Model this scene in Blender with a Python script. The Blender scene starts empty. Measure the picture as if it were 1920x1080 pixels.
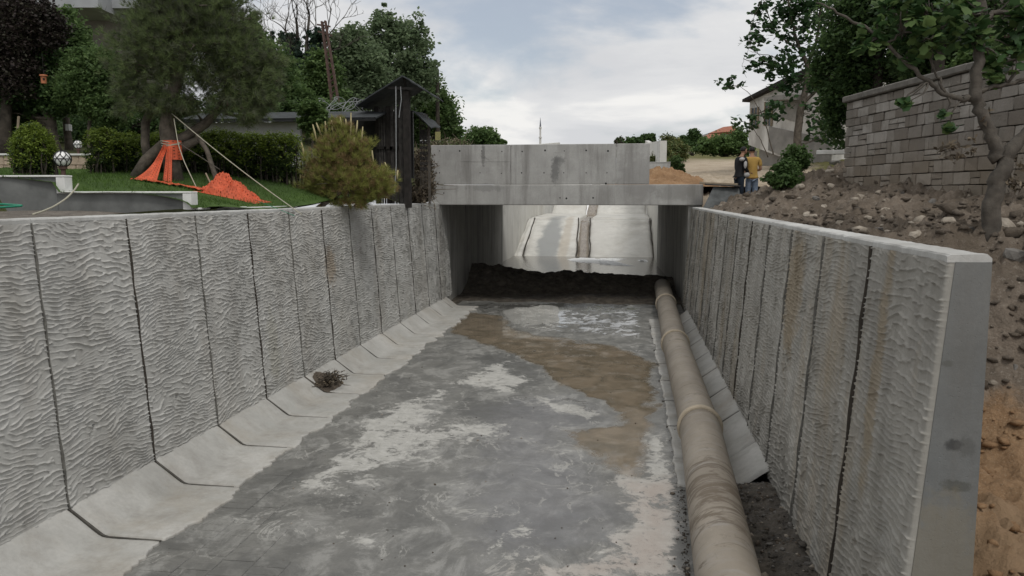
import bpy, math, random
import numpy as np
from mathutils import Vector, Matrix
random.seed(7); RS = np.random.RandomState(11)
S = bpy.context.scene; C = S.collection

# ------------------------------------------------------------------ camera
CAM = np.array([0., 0., 3.47]); FPX = 1500.; VX, VY = 1177., 366.
TH = math.atan((540 - VY) / FPX); PSI = math.atan((VX - 960) / FPX * math.cos(TH))
FW = np.array([-math.sin(PSI) * math.cos(TH), math.cos(PSI) * math.cos(TH), -math.sin(TH)])
RT = np.array([math.cos(PSI), math.sin(PSI), 0.]); UP = np.cross(RT, FW)
cam_d = bpy.data.cameras.new('camera'); cam = bpy.data.objects.new('camera', cam_d); C.objects.link(cam)
cam_d.sensor_width = 36; cam_d.lens = FPX / 1920 * 36; cam_d.clip_start = .05; cam_d.clip_end = 6000
m = Matrix.Identity(4)
for i in range(3): m[i][0], m[i][1], m[i][2], m[i][3] = RT[i], UP[i], -FW[i], CAM[i]
cam.matrix_world = m; S.camera = cam

# ------------------------------------------------------------------ sky, sun, exposure
SUN_EL, SUN_AZ = math.radians(56), math.radians(150)     # azimuth clockwise from +Y
w = bpy.data.worlds.new('World'); S.world = w; w.use_nodes = True
nt = w.node_tree; nt.nodes.clear()
def wn(t, **k):
    n = nt.nodes.new(t)
    for a, b in k.items(): setattr(n, a, b)
    return n
def wl(a, b): nt.links.new(a, b)
sky = wn('ShaderNodeTexSky', sky_type='NISHITA', sun_disc=False, sun_elevation=SUN_EL, sun_rotation=SUN_AZ, dust_density=2.0, air_density=1.0)
tc = wn('ShaderNodeTexCoord'); sep = wn('ShaderNodeSeparateXYZ'); wl(tc.outputs['Generated'], sep.inputs[0])
def wm(op, a, b=None, c=None):
    n = wn('ShaderNodeMath', operation=op)
    for i, v in enumerate((a, b, c)):
        if v is None: continue
        if isinstance(v, (int, float)): n.inputs[i].default_value = v
        else: wl(v, n.inputs[i])
    return n.outputs[0]
zz = wm('ADD', wm('MAXIMUM', sep.outputs['Z'], 0.0), .22)
cmb = wn('ShaderNodeCombineXYZ')
wl(wm('DIVIDE', sep.outputs['X'], zz), cmb.inputs[0]); wl(wm('DIVIDE', sep.outputs['Y'], zz), cmb.inputs[1]); cmb.inputs[2].default_value = 3.3
def wnoise(scale, det, rough, vec, dist=0.):
    n = wn('ShaderNodeTexNoise'); n.inputs['Scale'].default_value = scale; n.inputs['Detail'].default_value = det
    n.inputs['Roughness'].default_value = rough; n.inputs['Distortion'].default_value = dist; wl(vec, n.inputs['Vector']); return n.outputs['Fac']
def wramp(f, st):
    r = wn('ShaderNodeValToRGB'); r.color_ramp.interpolation = 'EASE'; e = r.color_ramp.elements
    for i, (p, c) in enumerate(st):
        x = e[i] if i < 2 else e.new(p)
        x.position = p; x.color = (*c, 1)
    wl(f, r.inputs[0]); return r.outputs[0]
cover = wramp(wnoise(1.15, 7, .52, cmb.outputs[0], .25), [(.37, (.45,) * 3), (.48, (1,) * 3)])
tone = wramp(wnoise(1.0, 9, .56, cmb.outputs[0], .5), [(.38, (6.5, 6.6, 6.8)), (.49, (7.2, 7.25, 7.35)), (.60, (8.8, 8.7, 8.5))])
mx = wn('ShaderNodeMix', data_type='RGBA'); wl(cover, mx.inputs[0]); wl(sky.outputs[0], mx.inputs[6]); wl(tone, mx.inputs[7])
bg = wn('ShaderNodeBackground'); bg.inputs[1].default_value = .092; wl(mx.outputs[2], bg.inputs[0])
wo = wn('ShaderNodeOutputWorld'); wl(bg.outputs[0], wo.inputs[0])
sd = bpy.data.lights.new('sun', 'SUN'); sun = bpy.data.objects.new('sun', sd); C.objects.link(sun)
sd.energy = 1.1; sd.angle = math.radians(13); sd.color = (1, .97, .92)
sv = Vector((math.sin(SUN_AZ) * math.cos(SUN_EL), math.cos(SUN_AZ) * math.cos(SUN_EL), math.sin(SUN_EL)))
sun.rotation_euler = sv.to_track_quat('Z', 'Y').to_euler(); sun.location = (0, -5, 30)
S.view_settings.view_transform = 'Standard'; S.view_settings.look = 'None'; S.view_settings.gamma = 1
S.view_settings.exposure = 0.15; S.view_settings.use_curve_mapping = False
S.render.engine = 'CYCLES'; S.cycles.max_bounces = 7; S.cycles.transparent_max_bounces = 8
try: S.cycles.use_denoising = True
except Exception: pass

# ------------------------------------------------------------------ measuring helpers: a photograph pixel to a place
def ray(u, v): return FW + RT * (u - 960) / FPX - UP * (v - 540) / FPX
def at(u, v, D): return CAM + ray(u, v) * D                  # D metres ahead of the camera
def onZ(u, v, z): r = ray(u, v); return CAM + r * ((z - CAM[2]) / r[2])
def onX(u, v, x): r = ray(u, v); return CAM + r * (x / r[0])
def onY(u, v, y): r = ray(u, v); return CAM + r * (y / r[1])
def sstep(a, b, x): t = np.clip((x - a) / (b - a), 0, 1); return t * t * (3 - 2 * t)
_P = np.random.RandomState(5).rand(512, 512)
def vn(x, y, seed=0):                                        # smooth value noise, 0..1
    x = np.asarray(x, float) + seed * 17.3; y = np.asarray(y, float) + seed * 31.7
    xi = np.floor(x).astype(int); yi = np.floor(y).astype(int); fx = x - xi; fy = y - yi
    fx = fx * fx * fx * (fx * (fx * 6 - 15) + 10); fy = fy * fy * fy * (fy * (fy * 6 - 15) + 10)
    a = _P[xi % 512, yi % 512]; b = _P[(xi + 1) % 512, yi % 512]; c = _P[xi % 512, (yi + 1) % 512]; d = _P[(xi + 1) % 512, (yi + 1) % 512]
    return (a * (1 - fx) + b * fx) * (1 - fy) + (c * (1 - fx) + d * fx) * fy
def fbm(x, y, seed=0, o=4, g=.5):
    s = 0; a = 1; t = 0
    for i in range(o): s = s + a * vn(x * 2 ** i, y * 2 ** i, seed + i * 3); t += a; a *= g
    return s / t

# ------------------------------------------------------------------ object helpers
def tag(o, label=None, cat=None, group=None, kind=None):
    if label: o['label'] = label
    if cat: o['category'] = cat
    if group: o['group'] = group
    if kind: o['kind'] = kind
    return o
ORG = {}
def org(o): return ORG.get(o.name, (0., 0., 0.)) if o else (0., 0., 0.)
def thing(name, loc, label, cat, group=None):
    o = bpy.data.objects.new(name, None); o.empty_display_size = .2; C.objects.link(o); o.location = tuple(loc)
    ORG[o.name] = tuple(float(v) for v in loc); return tag(o, label, cat, group)
def mk(name, V, Fq, mat, parent=None, smooth=False, origin=None, mi=None, attrs=None):
    """V (n,3) world coordinates; Fq (m,k) array or list of tuples"""
    V = np.asarray(V, np.float64).reshape(-1, 3)
    o0 = np.array(org(parent) if parent else (origin if origin is not None else (0, 0, 0)), float)
    V = V - o0
    me = bpy.data.meshes.new(name)
    if isinstance(Fq, np.ndarray):
        k = Fq.shape[1]; nf = len(Fq); me.vertices.add(len(V)); me.vertices.foreach_set('co', V.astype(np.float32).ravel())
        me.loops.add(nf * k); me.loops.foreach_set('vertex_index', Fq.astype(np.int32).ravel())
        me.polygons.add(nf); me.polygons.foreach_set('loop_start', np.arange(nf, dtype=np.int32) * k)
        me.update(calc_edges=True)
    else:
        me.from_pydata([tuple(v) for v in V], [], [tuple(int(i) for i in f) for f in Fq]); me.update()
    for q in (mat if isinstance(mat, (list, tuple)) else [mat]): me.materials.append(q)
    if mi is not None: me.polygons.foreach_set('material_index', np.asarray(mi, np.int32))
    if smooth: me.polygons.foreach_set('use_smooth', np.ones(len(me.polygons), bool))
    if attrs:
        for an, arr in attrs.items():
            a = me.color_attributes.new(an, 'FLOAT_COLOR', 'POINT'); a.data.foreach_set('color', np.asarray(arr, np.float32).ravel())
    me.validate(); 
    ob = bpy.data.objects.new(name, me); C.objects.link(ob)
    if parent: ob.parent = parent; ORG[ob.name] = org(parent)
    else: ob.location = tuple(o0); ORG[ob.name] = tuple(o0)
    return ob
def inst(src, name, parent, loc, rz=0):
    o = bpy.data.objects.new(name, src.data); C.objects.link(o); o.parent = parent
    p = org(parent); o.location = (loc[0] - p[0], loc[1] - p[1], loc[2] - p[2]); o.rotation_euler = (0, 0, rz); ORG[o.name] = tuple(loc); return o
def grid(nu, nv):
    i = np.arange(nu - 1)[:, None]; j = np.arange(nv - 1)[None, :]; a = i * nv + j
    return np.stack([a, a + nv, a + nv + 1, a + 1], -1).reshape(-1, 4)
class MB:
    def __init__(s): s.v = []; s.f = []
    def add(s, V, Fc):
        b = len(s.v); s.v += [tuple(map(float, p)) for p in V]; s.f += [tuple(i + b for i in f) for f in Fc]; return s
    def box(s, c, d, R=None, bev=0.0, taper=1.0):
        c = np.array(c, float); h = np.array(d, float) / 2
        if bev > 0:
            b = min(bev, h.min() * .6); P = []
            for sx in (-1, 1):
                for sy in (-1, 1):
                    for sz in (-1, 1):
                        k = np.array([sx, sy, sz])
                        P += [k * (h - [0, b, b]), k * (h - [b, 0, b]), k * (h - [b, b, 0])]
            def ix(sx, sy, sz, a): return ((sx > 0) * 4 + (sy > 0) * 2 + (sz > 0)) * 3 + a
            Fc = []
            for ax in range(3):
                o1, o2 = [(1, 2), (2, 0), (0, 1)][ax]
                for sg in (-1, 1):
                    q = []
                    for a, b2 in ((-1, -1), (1, -1), (1, 1), (-1, 1)):
                        k = [0, 0, 0]; k[ax] = sg; k[o1] = a; k[o2] = b2; q.append(ix(*k, ax))
                    Fc.append(q if sg > 0 else q[::-1])
                for a in (-1, 1):
                    for b2 in (-1, 1):
                        k1 = [0, 0, 0]; k1[o1] = a; k1[o2] = b2; k1[ax] = -1; k2 = list(k1); k2[ax] = 1
                        q = [ix(*k1, o1), ix(*k2, o1), ix(*k2, o2), ix(*k1, o2)]; Fc.append(q if a * b2 > 0 else q[::-1])
            for sx in (-1, 1):
                for sy in (-1, 1):
                    for sz in (-1, 1):
                        q = [ix(sx, sy, sz, i) for i in range(3)]; Fc.append(q if sx * sy * sz > 0 else q[::-1])
        else:
            P = [h * np.array(k) for k in ((-1, -1, -1), (1, -1, -1), (1, 1, -1), (-1, 1, -1), (-1, -1, 1), (1, -1, 1), (1, 1, 1), (-1, 1, 1))]
            Fc = [(0, 3, 2, 1), (4, 5, 6, 7), (0, 1, 5, 4), (1, 2, 6, 5), (2, 3, 7, 6), (3, 0, 4, 7)]
        P = [np.array([p[0] * (taper if p[2] > 0 else 1), p[1] * (taper if p[2] > 0 else 1), p[2]]) for p in P]
        if R is not None: P = [R @ p for p in P]
        return s.add([c + p for p in P], Fc)
    def bar(s, a, b, wd, ht, up=(0, 0, 1), bev=0.0):
        a = np.array(a, float); b = np.array(b, float); d = b - a; L = np.linalg.norm(d); x = d / L; u = np.array(up, float)
        y = np.cross(u, x); y /= np.linalg.norm(y); z = np.cross(x, y); return s.box((a + b) / 2, (L, wd, ht), np.stack([x, y, z], 1), bev)
    def tube(s, P, r, n=8, cap=True):
        P = np.array(P, float); m_ = len(P); r = np.ones(m_) * r if np.isscalar(r) else np.array(r, float)
        T = np.gradient(P, axis=0); T /= np.linalg.norm(T, axis=1)[:, None] + 1e-9
        ref = np.array([0, 0, 1.]) if abs(T[0][2]) < .9 else np.array([1., 0, 0]); V = []
        for i in range(m_):
            a = ref - T[i] * (ref @ T[i]); a /= np.linalg.norm(a) + 1e-9; ref = a; b = np.cross(T[i], a)
            for k in range(n): t = 2 * math.pi * k / n; V.append(P[i] + (a * math.cos(t) + b * math.sin(t)) * r[i])
        Fc = [(i * n + k, i * n + (k + 1) % n, (i + 1) * n + (k + 1) % n, (i + 1) * n + k) for i in range(m_ - 1) for k in range(n)]
        if cap: Fc += [tuple(range(n))[::-1], tuple((m_ - 1) * n + k for k in range(n))]
        return s.add(V, Fc)
    def lathe(s, c, prof, n=16, R=None):
        V = []
        for (r, z) in prof:
            for k in range(n):
                t = 2 * math.pi * k / n; p = np.array([r * math.cos(t), r * math.sin(t), z])
                if R is not None: p = R @ p
                V.append(np.array(c) + p)
        Fc = [(i * n + k, i * n + (k + 1) % n, (i + 1) * n + (k + 1) % n, (i + 1) * n + k) for i in range(len(prof) - 1) for k in range(n)]
        Fc += [tuple(range(n))[::-1], tuple((len(prof) - 1) * n + k for k in range(n))]; return s.add(V, Fc)
    def prism(s, poly, a, b):
        """poly: list of 3d points (one cap); offset b-a"""
        n = len(poly); off = np.array(b, float) - np.array(a, float); P = [np.array(p, float) for p in poly]
        V = P + [p + off for p in P]; Fc = [tuple(range(n))[::-1], tuple(range(n, 2 * n))] + [(i, (i + 1) % n, n + (i + 1) % n, n + i) for i in range(n)]
        return s.add(V, Fc)
    def build(s, name, mat, parent=None, smooth=False, origin=None):
        return mk(name, np.array(s.v), s.f, mat, parent, smooth, origin)

# ------------------------------------------------------------------ material helpers
class NT:
    def __init__(s, name):
        s.m = bpy.data.materials.new(name); s.m.use_nodes = True; s.t = s.m.node_tree; s.t.nodes.clear()
        s.o = s.n('ShaderNodeOutputMaterial'); s.b = s.n('ShaderNodeBsdfPrincipled'); s.l(s.b.outputs[0], s.o.inputs[0])
        s.geo = s.n('ShaderNodeNewGeometry'); s.pos = s.geo.outputs['Position']
    def n(s, t, **k):
        q = s.t.nodes.new(t)
        for a, b in k.items(): setattr(q, a, b)
        return q
    def l(s, a, b): s.t.links.new(a, b)
    def put(s, sock, v):
        if v is None: return
        if isinstance(v, (int, float)): sock.default_value = v
        elif isinstance(v, (tuple, list)): sock.default_value = (*v, 1) if len(v) == 3 and len(sock.default_value) == 4 else v
        else: s.l(v, sock)
    def map(s, vec, sc=(1, 1, 1), loc=(0, 0, 0)):
        q = s.n('ShaderNodeMapping'); s.l(vec, q.inputs[0]); q.inputs['Scale'].default_value = sc; q.inputs['Location'].default_value = loc; return q.outputs[0]
    def noise(s, scale, det=4, rough=.55, vec=None, sc=None, dist=0., loc=(0, 0, 0)):
        v = vec or s.pos
        if sc or loc != (0, 0, 0): v = s.map(v, sc or (1, 1, 1), loc)
        q = s.n('ShaderNodeTexNoise'); q.inputs['Scale'].default_value = scale; q.inputs['Detail'].default_value = det
        q.inputs['Roughness'].default_value = rough; q.inputs['Distortion'].default_value = dist; s.l(v, q.inputs['Vector']); return q.outputs['Fac']
    def vor(s, scale, feat='F1', vec=None, sc=None):
        v = vec or s.pos
        if sc: v = s.map(v, sc)
        q = s.n('ShaderNodeTexVoronoi', feature=feat); q.inputs['Scale'].default_value = scale; s.l(v, q.inputs['Vector']); return q.outputs['Distance']
    def ramp(s, f, st, interp='LINEAR'):
        r = s.n('ShaderNodeValToRGB'); r.color_ramp.interpolation = interp; e = r.color_ramp.elements
        for i, (p, c) in enumerate(st):
            x = e[i] if i < 2 else e.new(p); x.position = p
            x.color = (*c, 1) if isinstance(c, (tuple, list)) else (c, c, c, 1)
        s.l(f, r.inputs[0]); return r.outputs[0]
    def math(s, op, a, b=None, c=None):
        q = s.n('ShaderNodeMath', operation=op)
        for i, v in enumerate((a, b, c)): s.put(q.inputs[i], v)
        return q.outputs[0]
    def sm(s, x, a, b):
        q = s.n('ShaderNodeMapRange', interpolation_type='SMOOTHSTEP'); s.put(q.inputs[0], x); q.inputs[1].default_value = a; q.inputs[2].default_value = b; return q.outputs[0]
    def mix(s, f, a, b, mode='MIX'):
        q = s.n('ShaderNodeMix', data_type='RGBA', blend_type=mode); s.put(q.inputs[0], f); s.put(q.inputs[6], a); s.put(q.inputs[7], b); return q.outputs[2]
    def xyz(s, v=None):
        q = s.n('ShaderNodeSeparateXYZ'); s.l(v or s.pos, q.inputs[0]); return q.outputs
    def bump(s, h, st=.3, d=.02, nrm=None):
        q = s.n('ShaderNodeBump'); q.inputs['Strength'].default_value = st; q.inputs['Distance'].default_value = d; s.l(h, q.inputs['Height'])
        if nrm: s.l(nrm, q.inputs['Normal'])
        return q.outputs[0]
    def blob(s, c, r, nz=.5, sharp=.35):
        """noise-edged ellipsoid mask around a real spot"""
        q = s.n('ShaderNodeMapping'); s.l(s.pos, q.inputs[0]); q.inputs['Location'].default_value = tuple(-c[i] / r[i] for i in range(3)); q.inputs['Scale'].default_value = tuple(1 / x for x in r)
        L = s.n('ShaderNodeVectorMath', operation='LENGTH'); s.l(q.outputs[0], L.inputs[0])
        d = s.math('ADD', L.outputs['Value'], s.math('MULTIPLY', s.math('SUBTRACT', s.noise(4 / max(r), 5, .65), .5), nz * 4))
        return s.sm(d, 1.0 + sharp, 1.0 - sharp)
    def out(s, col=None, rough=.85, spec=.3, nrm=None, **k):
        s.put(s.b.inputs['Base Color'], col); s.put(s.b.inputs['Roughness'], rough); s.put(s.b.inputs['Specular IOR Level'], spec)
        if nrm: s.l(nrm, s.b.inputs['Normal'])
        for a, b in k.items(): s.put(s.b.inputs[a.replace('_', ' ')], b)
        return s.m

def concrete(name, a, b, streak=(.10, .075, .05), streak_amt=.35, ochre=0., blobs=(), rough=.85, bumpd=.004, wet=None, pits=True, sat_dirt=(.13, .12, .105)):
    t = NT(name)
    col = t.mix(t.ramp(t.noise(.9, 6, .6), [(.35, 0.), (.65, 1.)]), a, b)
    col = t.mix(t.math('MULTIPLY', t.ramp(t.noise(22, 4, .7), [(.35, 0.), (.75, 1.)]), .35), col, tuple(x * .72 for x in a))
    st = t.ramp(t.noise(1.6, 6, .7, sc=(1.6, 1.6, .12)), [(.48, 0.), (.72, 1.)])
    col = t.mix(t.math('MULTIPLY', st, streak_amt), col, streak)
    big = t.ramp(t.noise(.45, 5, .65, loc=(7, 3, 1)), [(.5, 0.), (.68, 1.)])
    col = t.mix(t.math('MULTIPLY', big, .28), col, sat_dirt)
    if ochre:
        oc = t.ramp(t.noise(.8, 6, .7, sc=(1, 1, .22), loc=(3, 9, 0)), [(.5, 0.), (.66, 1.)])
        col = t.mix(t.math('MULTIPLY', oc, ochre), col, (.26, .19, .10))
    for (c, r, cc, am) in blobs: col = t.mix(t.math('MULTIPLY', t.blob(c, r), am), col, cc)
    h = t.math('ADD', t.noise(60, 5, .7), t.math('MULTIPLY', t.noise(9, 4, .6), .6))
    if pits: h = t.math('SUBTRACT', h, t.math('MULTIPLY', t.sm(t.vor(28), .16, .05), .7))
    return t, col, t.bump(h, .6, bumpd)
def flat(name, col, rough=.8, var=.25, scale=6, spec=.3, metal=0., bd=.003):
    t = NT(name); f = t.noise(scale, 5, .6)
    c = t.mix(t.ramp(f, [(.3, 0.), (.7, 1.)]), tuple(x * (1 - var) for x in col), tuple(min(1, x * (1 + var)) for x in col))
    return t.out(c, rough, spec, t.bump(t.noise(scale * 6, 4, .6), .5, bd), Metallic=metal)
def leafmat(name, c1, c2, trans=.25, rough=.6):
    t = NT(name); r = t.geo.outputs['Random Per Island']
    c = t.mix(r, c1, c2); c = t.mix(t.ramp(t.noise(1.3, 3, .6), [(.4, 0.), (.65, .5)]), c, tuple(x * .55 for x in c1))
    t.out(c, rough, .25)
    tr = t.n('ShaderNodeBsdfTranslucent'); t.l(c, tr.inputs[0]); ms = t.n('ShaderNodeMixShader'); ms.inputs[0].default_value = trans
    t.l(t.b.outputs[0], ms.inputs[1]); t.l(tr.outputs[0], ms.inputs[2]); t.l(ms.outputs[0], t.o.inputs[0]); return t.m

t, c_, n_ = concrete('relief_concrete_left', (.42, .415, .39), (.52, .515, .49), streak_amt=.22, ochre=.12,
                     blobs=[((-5.7, 14.9, 2.1), (.5, .25, .35), (.26, .18, .10), .5), ((-5.7, 12.1, 1.0), (.5, .2, .6), (.27, .25, .17), .3)])
M_REL = t.out(c_, .88, .25, n_)
t, c_, n_ = concrete('relief_concrete_right', (.30, .29, .262), (.39, .375, .34), streak_amt=.45, ochre=.5, streak=(.10, .09, .07),
                     blobs=[((1.8, 6.1, 2.2), (.5, .12, 1.0), (.25, .19, .11), .5), ((1.8, 9.2, 2.4), (.5, .4, .7), (.25, .18, .09), .5)])
M_RER = t.out(c_, .88, .25, n_)
t, c_, n_ = concrete('smooth_concrete', (.135, .143, .143), (.185, .192, .19), streak_amt=.3, ochre=.2,
                     blobs=[((2.0, 5.05, 1.96), (.05, .2, .035), (.03, .03, .03), .75), ((2.06, 5.05, 1.95), (.06, .2, .06), (.09, .09, .085), .6), ((2.03, 5.05, 1.70), (.10, .2, .04), (.07, .07, .06), .65), ((1.93, 5.05, 2.46), (.035, .2, .02), (.10, .10, .09), .7), ((1.95, 5.05, 1.1), (.3, .2, .5), (.22, .18, .11), .35)])
M_END = t.out(c_, .8, .3, n_)
t, c_, n_ = concrete('coping_concrete', (.44, .44, .42), (.56, .56, .54), streak_amt=.3)
M_COP = t.out(c_, .85, .3, n_)
pA = onY(1040, 318, 24.3); pB = onY(905, 290, 24.3); pC = onY(910, 352, 24.3); pD = onY(1195, 330, 24.3); pE = onY(1268, 360, 24.3)
t, c_, n_ = concrete('bridge_concrete', (.36, .355, .34), (.48, .475, .455), streak=(.14, .13, .12), streak_amt=.7, bumpd=.006,
                     blobs=[(pA, (.13, .4, .4), (.16, .16, .155), .8), (pA + np.array([.12, 0, .28]), (.2, .4, .12), (.16, .16, .155), .7), (pB, (.06, .4, .35), (.13, .125, .12), .7), (pC, (.5, .4, .12), (.2, .2, .19), .5),
                            (pD, (.55, .4, .9), (.22, .21, .20), .45), (pE, (.6, .4, .25), (.22, .215, .20), .5)])
M_BR = t.out(c_, .85, .3, n_)
t, c_, n_ = concrete('culvert_concrete', (.33, .325, .30), (.42, .41, .385), streak=(.03, .03, .03), streak_amt=.8, sat_dirt=(.06, .06, .055))
M_CUL = t.out(c_, .75, .35, n_)
t, c_, n_ = concrete('apron_concrete', (.40, .395, .37), (.53, .52, .49), streak_amt=.3, ochre=.22, bumpd=.004)
xx = t.xyz(); edge = t.sm(t.math('ADD', xx[2], t.math('MULTIPLY', t.noise(5, 5, .65), .12)), .02 + .07, .02 + .045)
c_ = t.mix(t.math('MULTIPLY', edge, .35), c_, (.30, .28, .24))
M_AP = t.out(c_, .8, .3, n_)
t, c_, n_ = concrete('chute_concrete', (.60, .59, .55), (.70, .69, .65), streak_amt=.15, ochre=.15,
                     blobs=[((-4.2, 44.0, 1.2), (.55, 6, 3), (.27, .28, .28), .85), ((-3.35, 44.2, 1.2), (.25, 6, 3), (.42, .36, .28), .5), ((1.2, 44, .8), (.9, 4, .8), (.42, .41, .38), .4), ((-1.6, 44, 1), (.7, 5, 2), (.5, .49, .46), .3)])
M_CH = t.out(c_, .6, .35, n_)
# ------------------------------------------------------------------ more materials
t = NT('pipe_concrete')
c_ = t.mix(t.ramp(t.noise(2.2, 6, .6, sc=(1, .5, 1)), [(.3, 0.), (.7, 1.)]), (.235, .205, .167), (.34, .30, .248))
c_ = t.mix(t.math('MULTIPLY', t.ramp(t.noise(5, 5, .6, sc=(.6, 2, .6)), [(.5, 0.), (.7, 1.)]), .4), c_, (.33, .32, .31))
yy_ = t.xyz()[1]; win = t.math('MULTIPLY', t.sm(yy_, 6.5, 7.4), t.sm(yy_, 9.2, 8.2)); mudn = t.noise(3.4, 9, .72, sc=(.7, 1.9, .7), dist=.8, loc=(3, 0, 6))
c_ = t.mix(t.math('MULTIPLY', t.sm(t.math('ADD', mudn, t.math('MULTIPLY', win, .13)), .55, .68), .8), c_, (.135, .105, .075))
c_ = t.mix(t.math('MULTIPLY', t.sm(t.noise(11, 9, .78, sc=(1, .5, 1)), .58, .66), .5), c_, (.17, .145, .115)); c_ = t.mix(t.math('MULTIPLY', t.sm(t.noise(26, 4, .7, loc=(2, 2, 2)), .66, .72), .6), c_, (.5, .46, .40))
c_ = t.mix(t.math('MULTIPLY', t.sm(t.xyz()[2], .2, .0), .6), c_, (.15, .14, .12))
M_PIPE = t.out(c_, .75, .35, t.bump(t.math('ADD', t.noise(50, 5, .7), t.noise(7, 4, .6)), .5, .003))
M_COLL = flat('collar_concrete', (.42, .36, .275), .8, .15, 9)

# channel floor: paving under dried silt, brown runoff and thin puddles
def floor_mat(name):
    t = NT(name)
    A = t.n('ShaderNodeAttribute', attribute_name='maskA'); B = t.n('ShaderNodeAttribute', attribute_name='maskB')
    a = t.xyz(A.outputs['Vector']); b = t.xyz(B.outputs['Vector'])
    wob = t.math('SUBTRACT', t.noise(3.2, 8, .68, sc=(1, .8, 1), dist=.6), .5)
    wob2 = t.math('SUBTRACT', t.noise(2.6, 9, .72, sc=(.9, .75, 1), dist=.8), .5)
    def msk(s, w_, lo, hi, k=1.): return t.sm(t.math('ADD', s, t.math('MULTIPLY', w_, k)), lo, hi)
    fine = t.math('SUBTRACT', t.noise(9, 10, .8, sc=(.9, 1, 1), dist=.4), .5)
    sn = t.math('ADD', t.math('MULTIPLY', wob2, 2.6), t.math('MULTIPLY', fine, 1.9))
    silt = t.math('MULTIPLY', t.sm(t.math('ADD', t.math('MULTIPLY', a[0], .85), sn), .46, .76), t.sm(a[0], .02, .22))
    vn_ = t.math('ABSOLUTE', t.math('SUBTRACT', t.noise(1.15, 8, .62, sc=(1, .7, 1), dist=1.1, loc=(5, 2, 0)), .5))
    vein = t.math('MULTIPLY', t.sm(vn_, .014, .002), t.sm(t.noise(1.3, 4, .6, loc=(1, 8, 3)), .44, .6))
    silt = t.math('MAXIMUM', silt, t.math('MULTIPLY', vein, .65)); silt = t.math('MULTIPLY', silt, t.math('SUBTRACT', 1., t.math('MULTIPLY', t.sm(a[1], .3, .7), .85)))
    brown = t.sm(t.math('ADD', a[1], t.math('ADD', t.math('MULTIPLY', wob, .5), t.math('MULTIPLY', fine, .25))), .40, .62); pud = msk(a[2], t.math('ADD', wob2, t.math('MULTIPLY', fine, .3)), .40, .5, 1.9)
    dark = t.sm(t.math('ADD', b[0], t.math('MULTIPLY', sn, .8)), .42, .66); blue = msk(b[1], wob, .2, .9, .9); pink = msk(b[2], wob, .3, .9, .7)
    base = t.mix(t.ramp(t.noise(2.3, 7, .65), [(.3, 0.), (.7, 1.)]), (.135, .134, .125), (.215, .211, .195))
    base = t.mix(t.math('MULTIPLY', t.ramp(t.noise(30, 5, .75), [(.45, 0.), (.75, 1.)]), .4), base, (.095, .094, .088))
    base = t.mix(t.math('MULTIPLY', t.ramp(t.noise(2.2, 10, .74, sc=(1, .7, 1), loc=(2, 5, 0), dist=.7), [(.50, 0.), (.60, 1.)]), .55), base, (.36, .355, .335))
    base = t.mix(t.math('MULTIPLY', t.ramp(t.noise(1.0, 9, .70, sc=(1, .7, 1), loc=(8, 1, 0), dist=.7), [(.50, 0.), (.58, 1.)]), .6), base, (.10, .10, .094))
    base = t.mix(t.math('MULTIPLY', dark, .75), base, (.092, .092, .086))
    base = t.mix(t.math('MULTIPLY', blue, .42), base, (.19, .19, .205))
    sc_ = t.mix(t.ramp(t.noise(7, 6, .7), [(.3, 0.), (.7, 1.)]), (.38, .372, .342), (.60, .59, .555))
    sc_ = t.mix(t.math('MULTIPLY', pink, .75), sc_, (.43, .36, .315))
    bc = t.mix(t.ramp(t.noise(1.8, 6, .6, dist=.8), [(.35, 0.), (.65, 1.)]), (.15, .122, .082), (.275, .218, .152))
    bc = t.mix(t.math('MULTIPLY', t.sm(t.math('ADD', a[1], t.math('MULTIPLY', wob, .35)), .72, .48), .7), bc, (.13, .096, .052))
    base = t.mix(t.math('MULTIPLY', brown, .88), base, bc)
    base = t.mix(t.math('MULTIPLY', silt, .8), base, sc_)
    wetm = t.math('MAXIMUM', t.math('MULTIPLY', pud, 1.), t.math('MULTIPLY', brown, .75))
    rough = t.math('SUBTRACT', t.ramp(t.noise(3, 5, .6), [(.35, .30), (.65, .66)]), t.math('ADD', t.math('MULTIPLY', brown, .42), t.math('MULTIPLY', pud, .66)))
    rough = t.math('ADD', rough, t.math('MULTIPLY', t.math('MULTIPLY', silt, t.math('SUBTRACT', 1., pud)), .35)); rough = t.math('MAXIMUM', rough, .035)
    spk = t.sm(t.noise(60, 3, .6), .63, .72); base = t.mix(t.math('MULTIPLY', spk, .5), base, (.07, .068, .06)); spw = t.sm(t.noise(38, 6, .8, loc=(9, 9, 9)), .60, .68); base = t.mix(t.math('MULTIPLY', spw, .30), base, (.5, .49, .46))
    h = t.math('ADD', t.math('MULTIPLY', t.noise(45, 5, .7), .5), t.math('MULTIPLY', silt, .6))
    h = t.math('MULTIPLY', h, t.math('SUBTRACT', 1., t.math('MAXIMUM', t.math('MULTIPLY', pud, .995), t.math('MULTIPLY', brown, .9))))
    return t.out(base, rough, .5, t.bump(h, .5, .004))
M_FLOOR = floor_mat('channel_paving')
M_MUD = (lambda t: t.out(t.mix(t.ramp(t.noise(5, 7, .7), [(.35, 0.), (.68, 1.)]), (.035, .03, .024), (.15, .13, .105)), t.ramp(t.noise(2, 4, .6), [(.3, .45), (.7, .9)]), .4, t.bump(t.noise(25, 8, .75), .9, .03)))(NT('wet_mud'))
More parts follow.
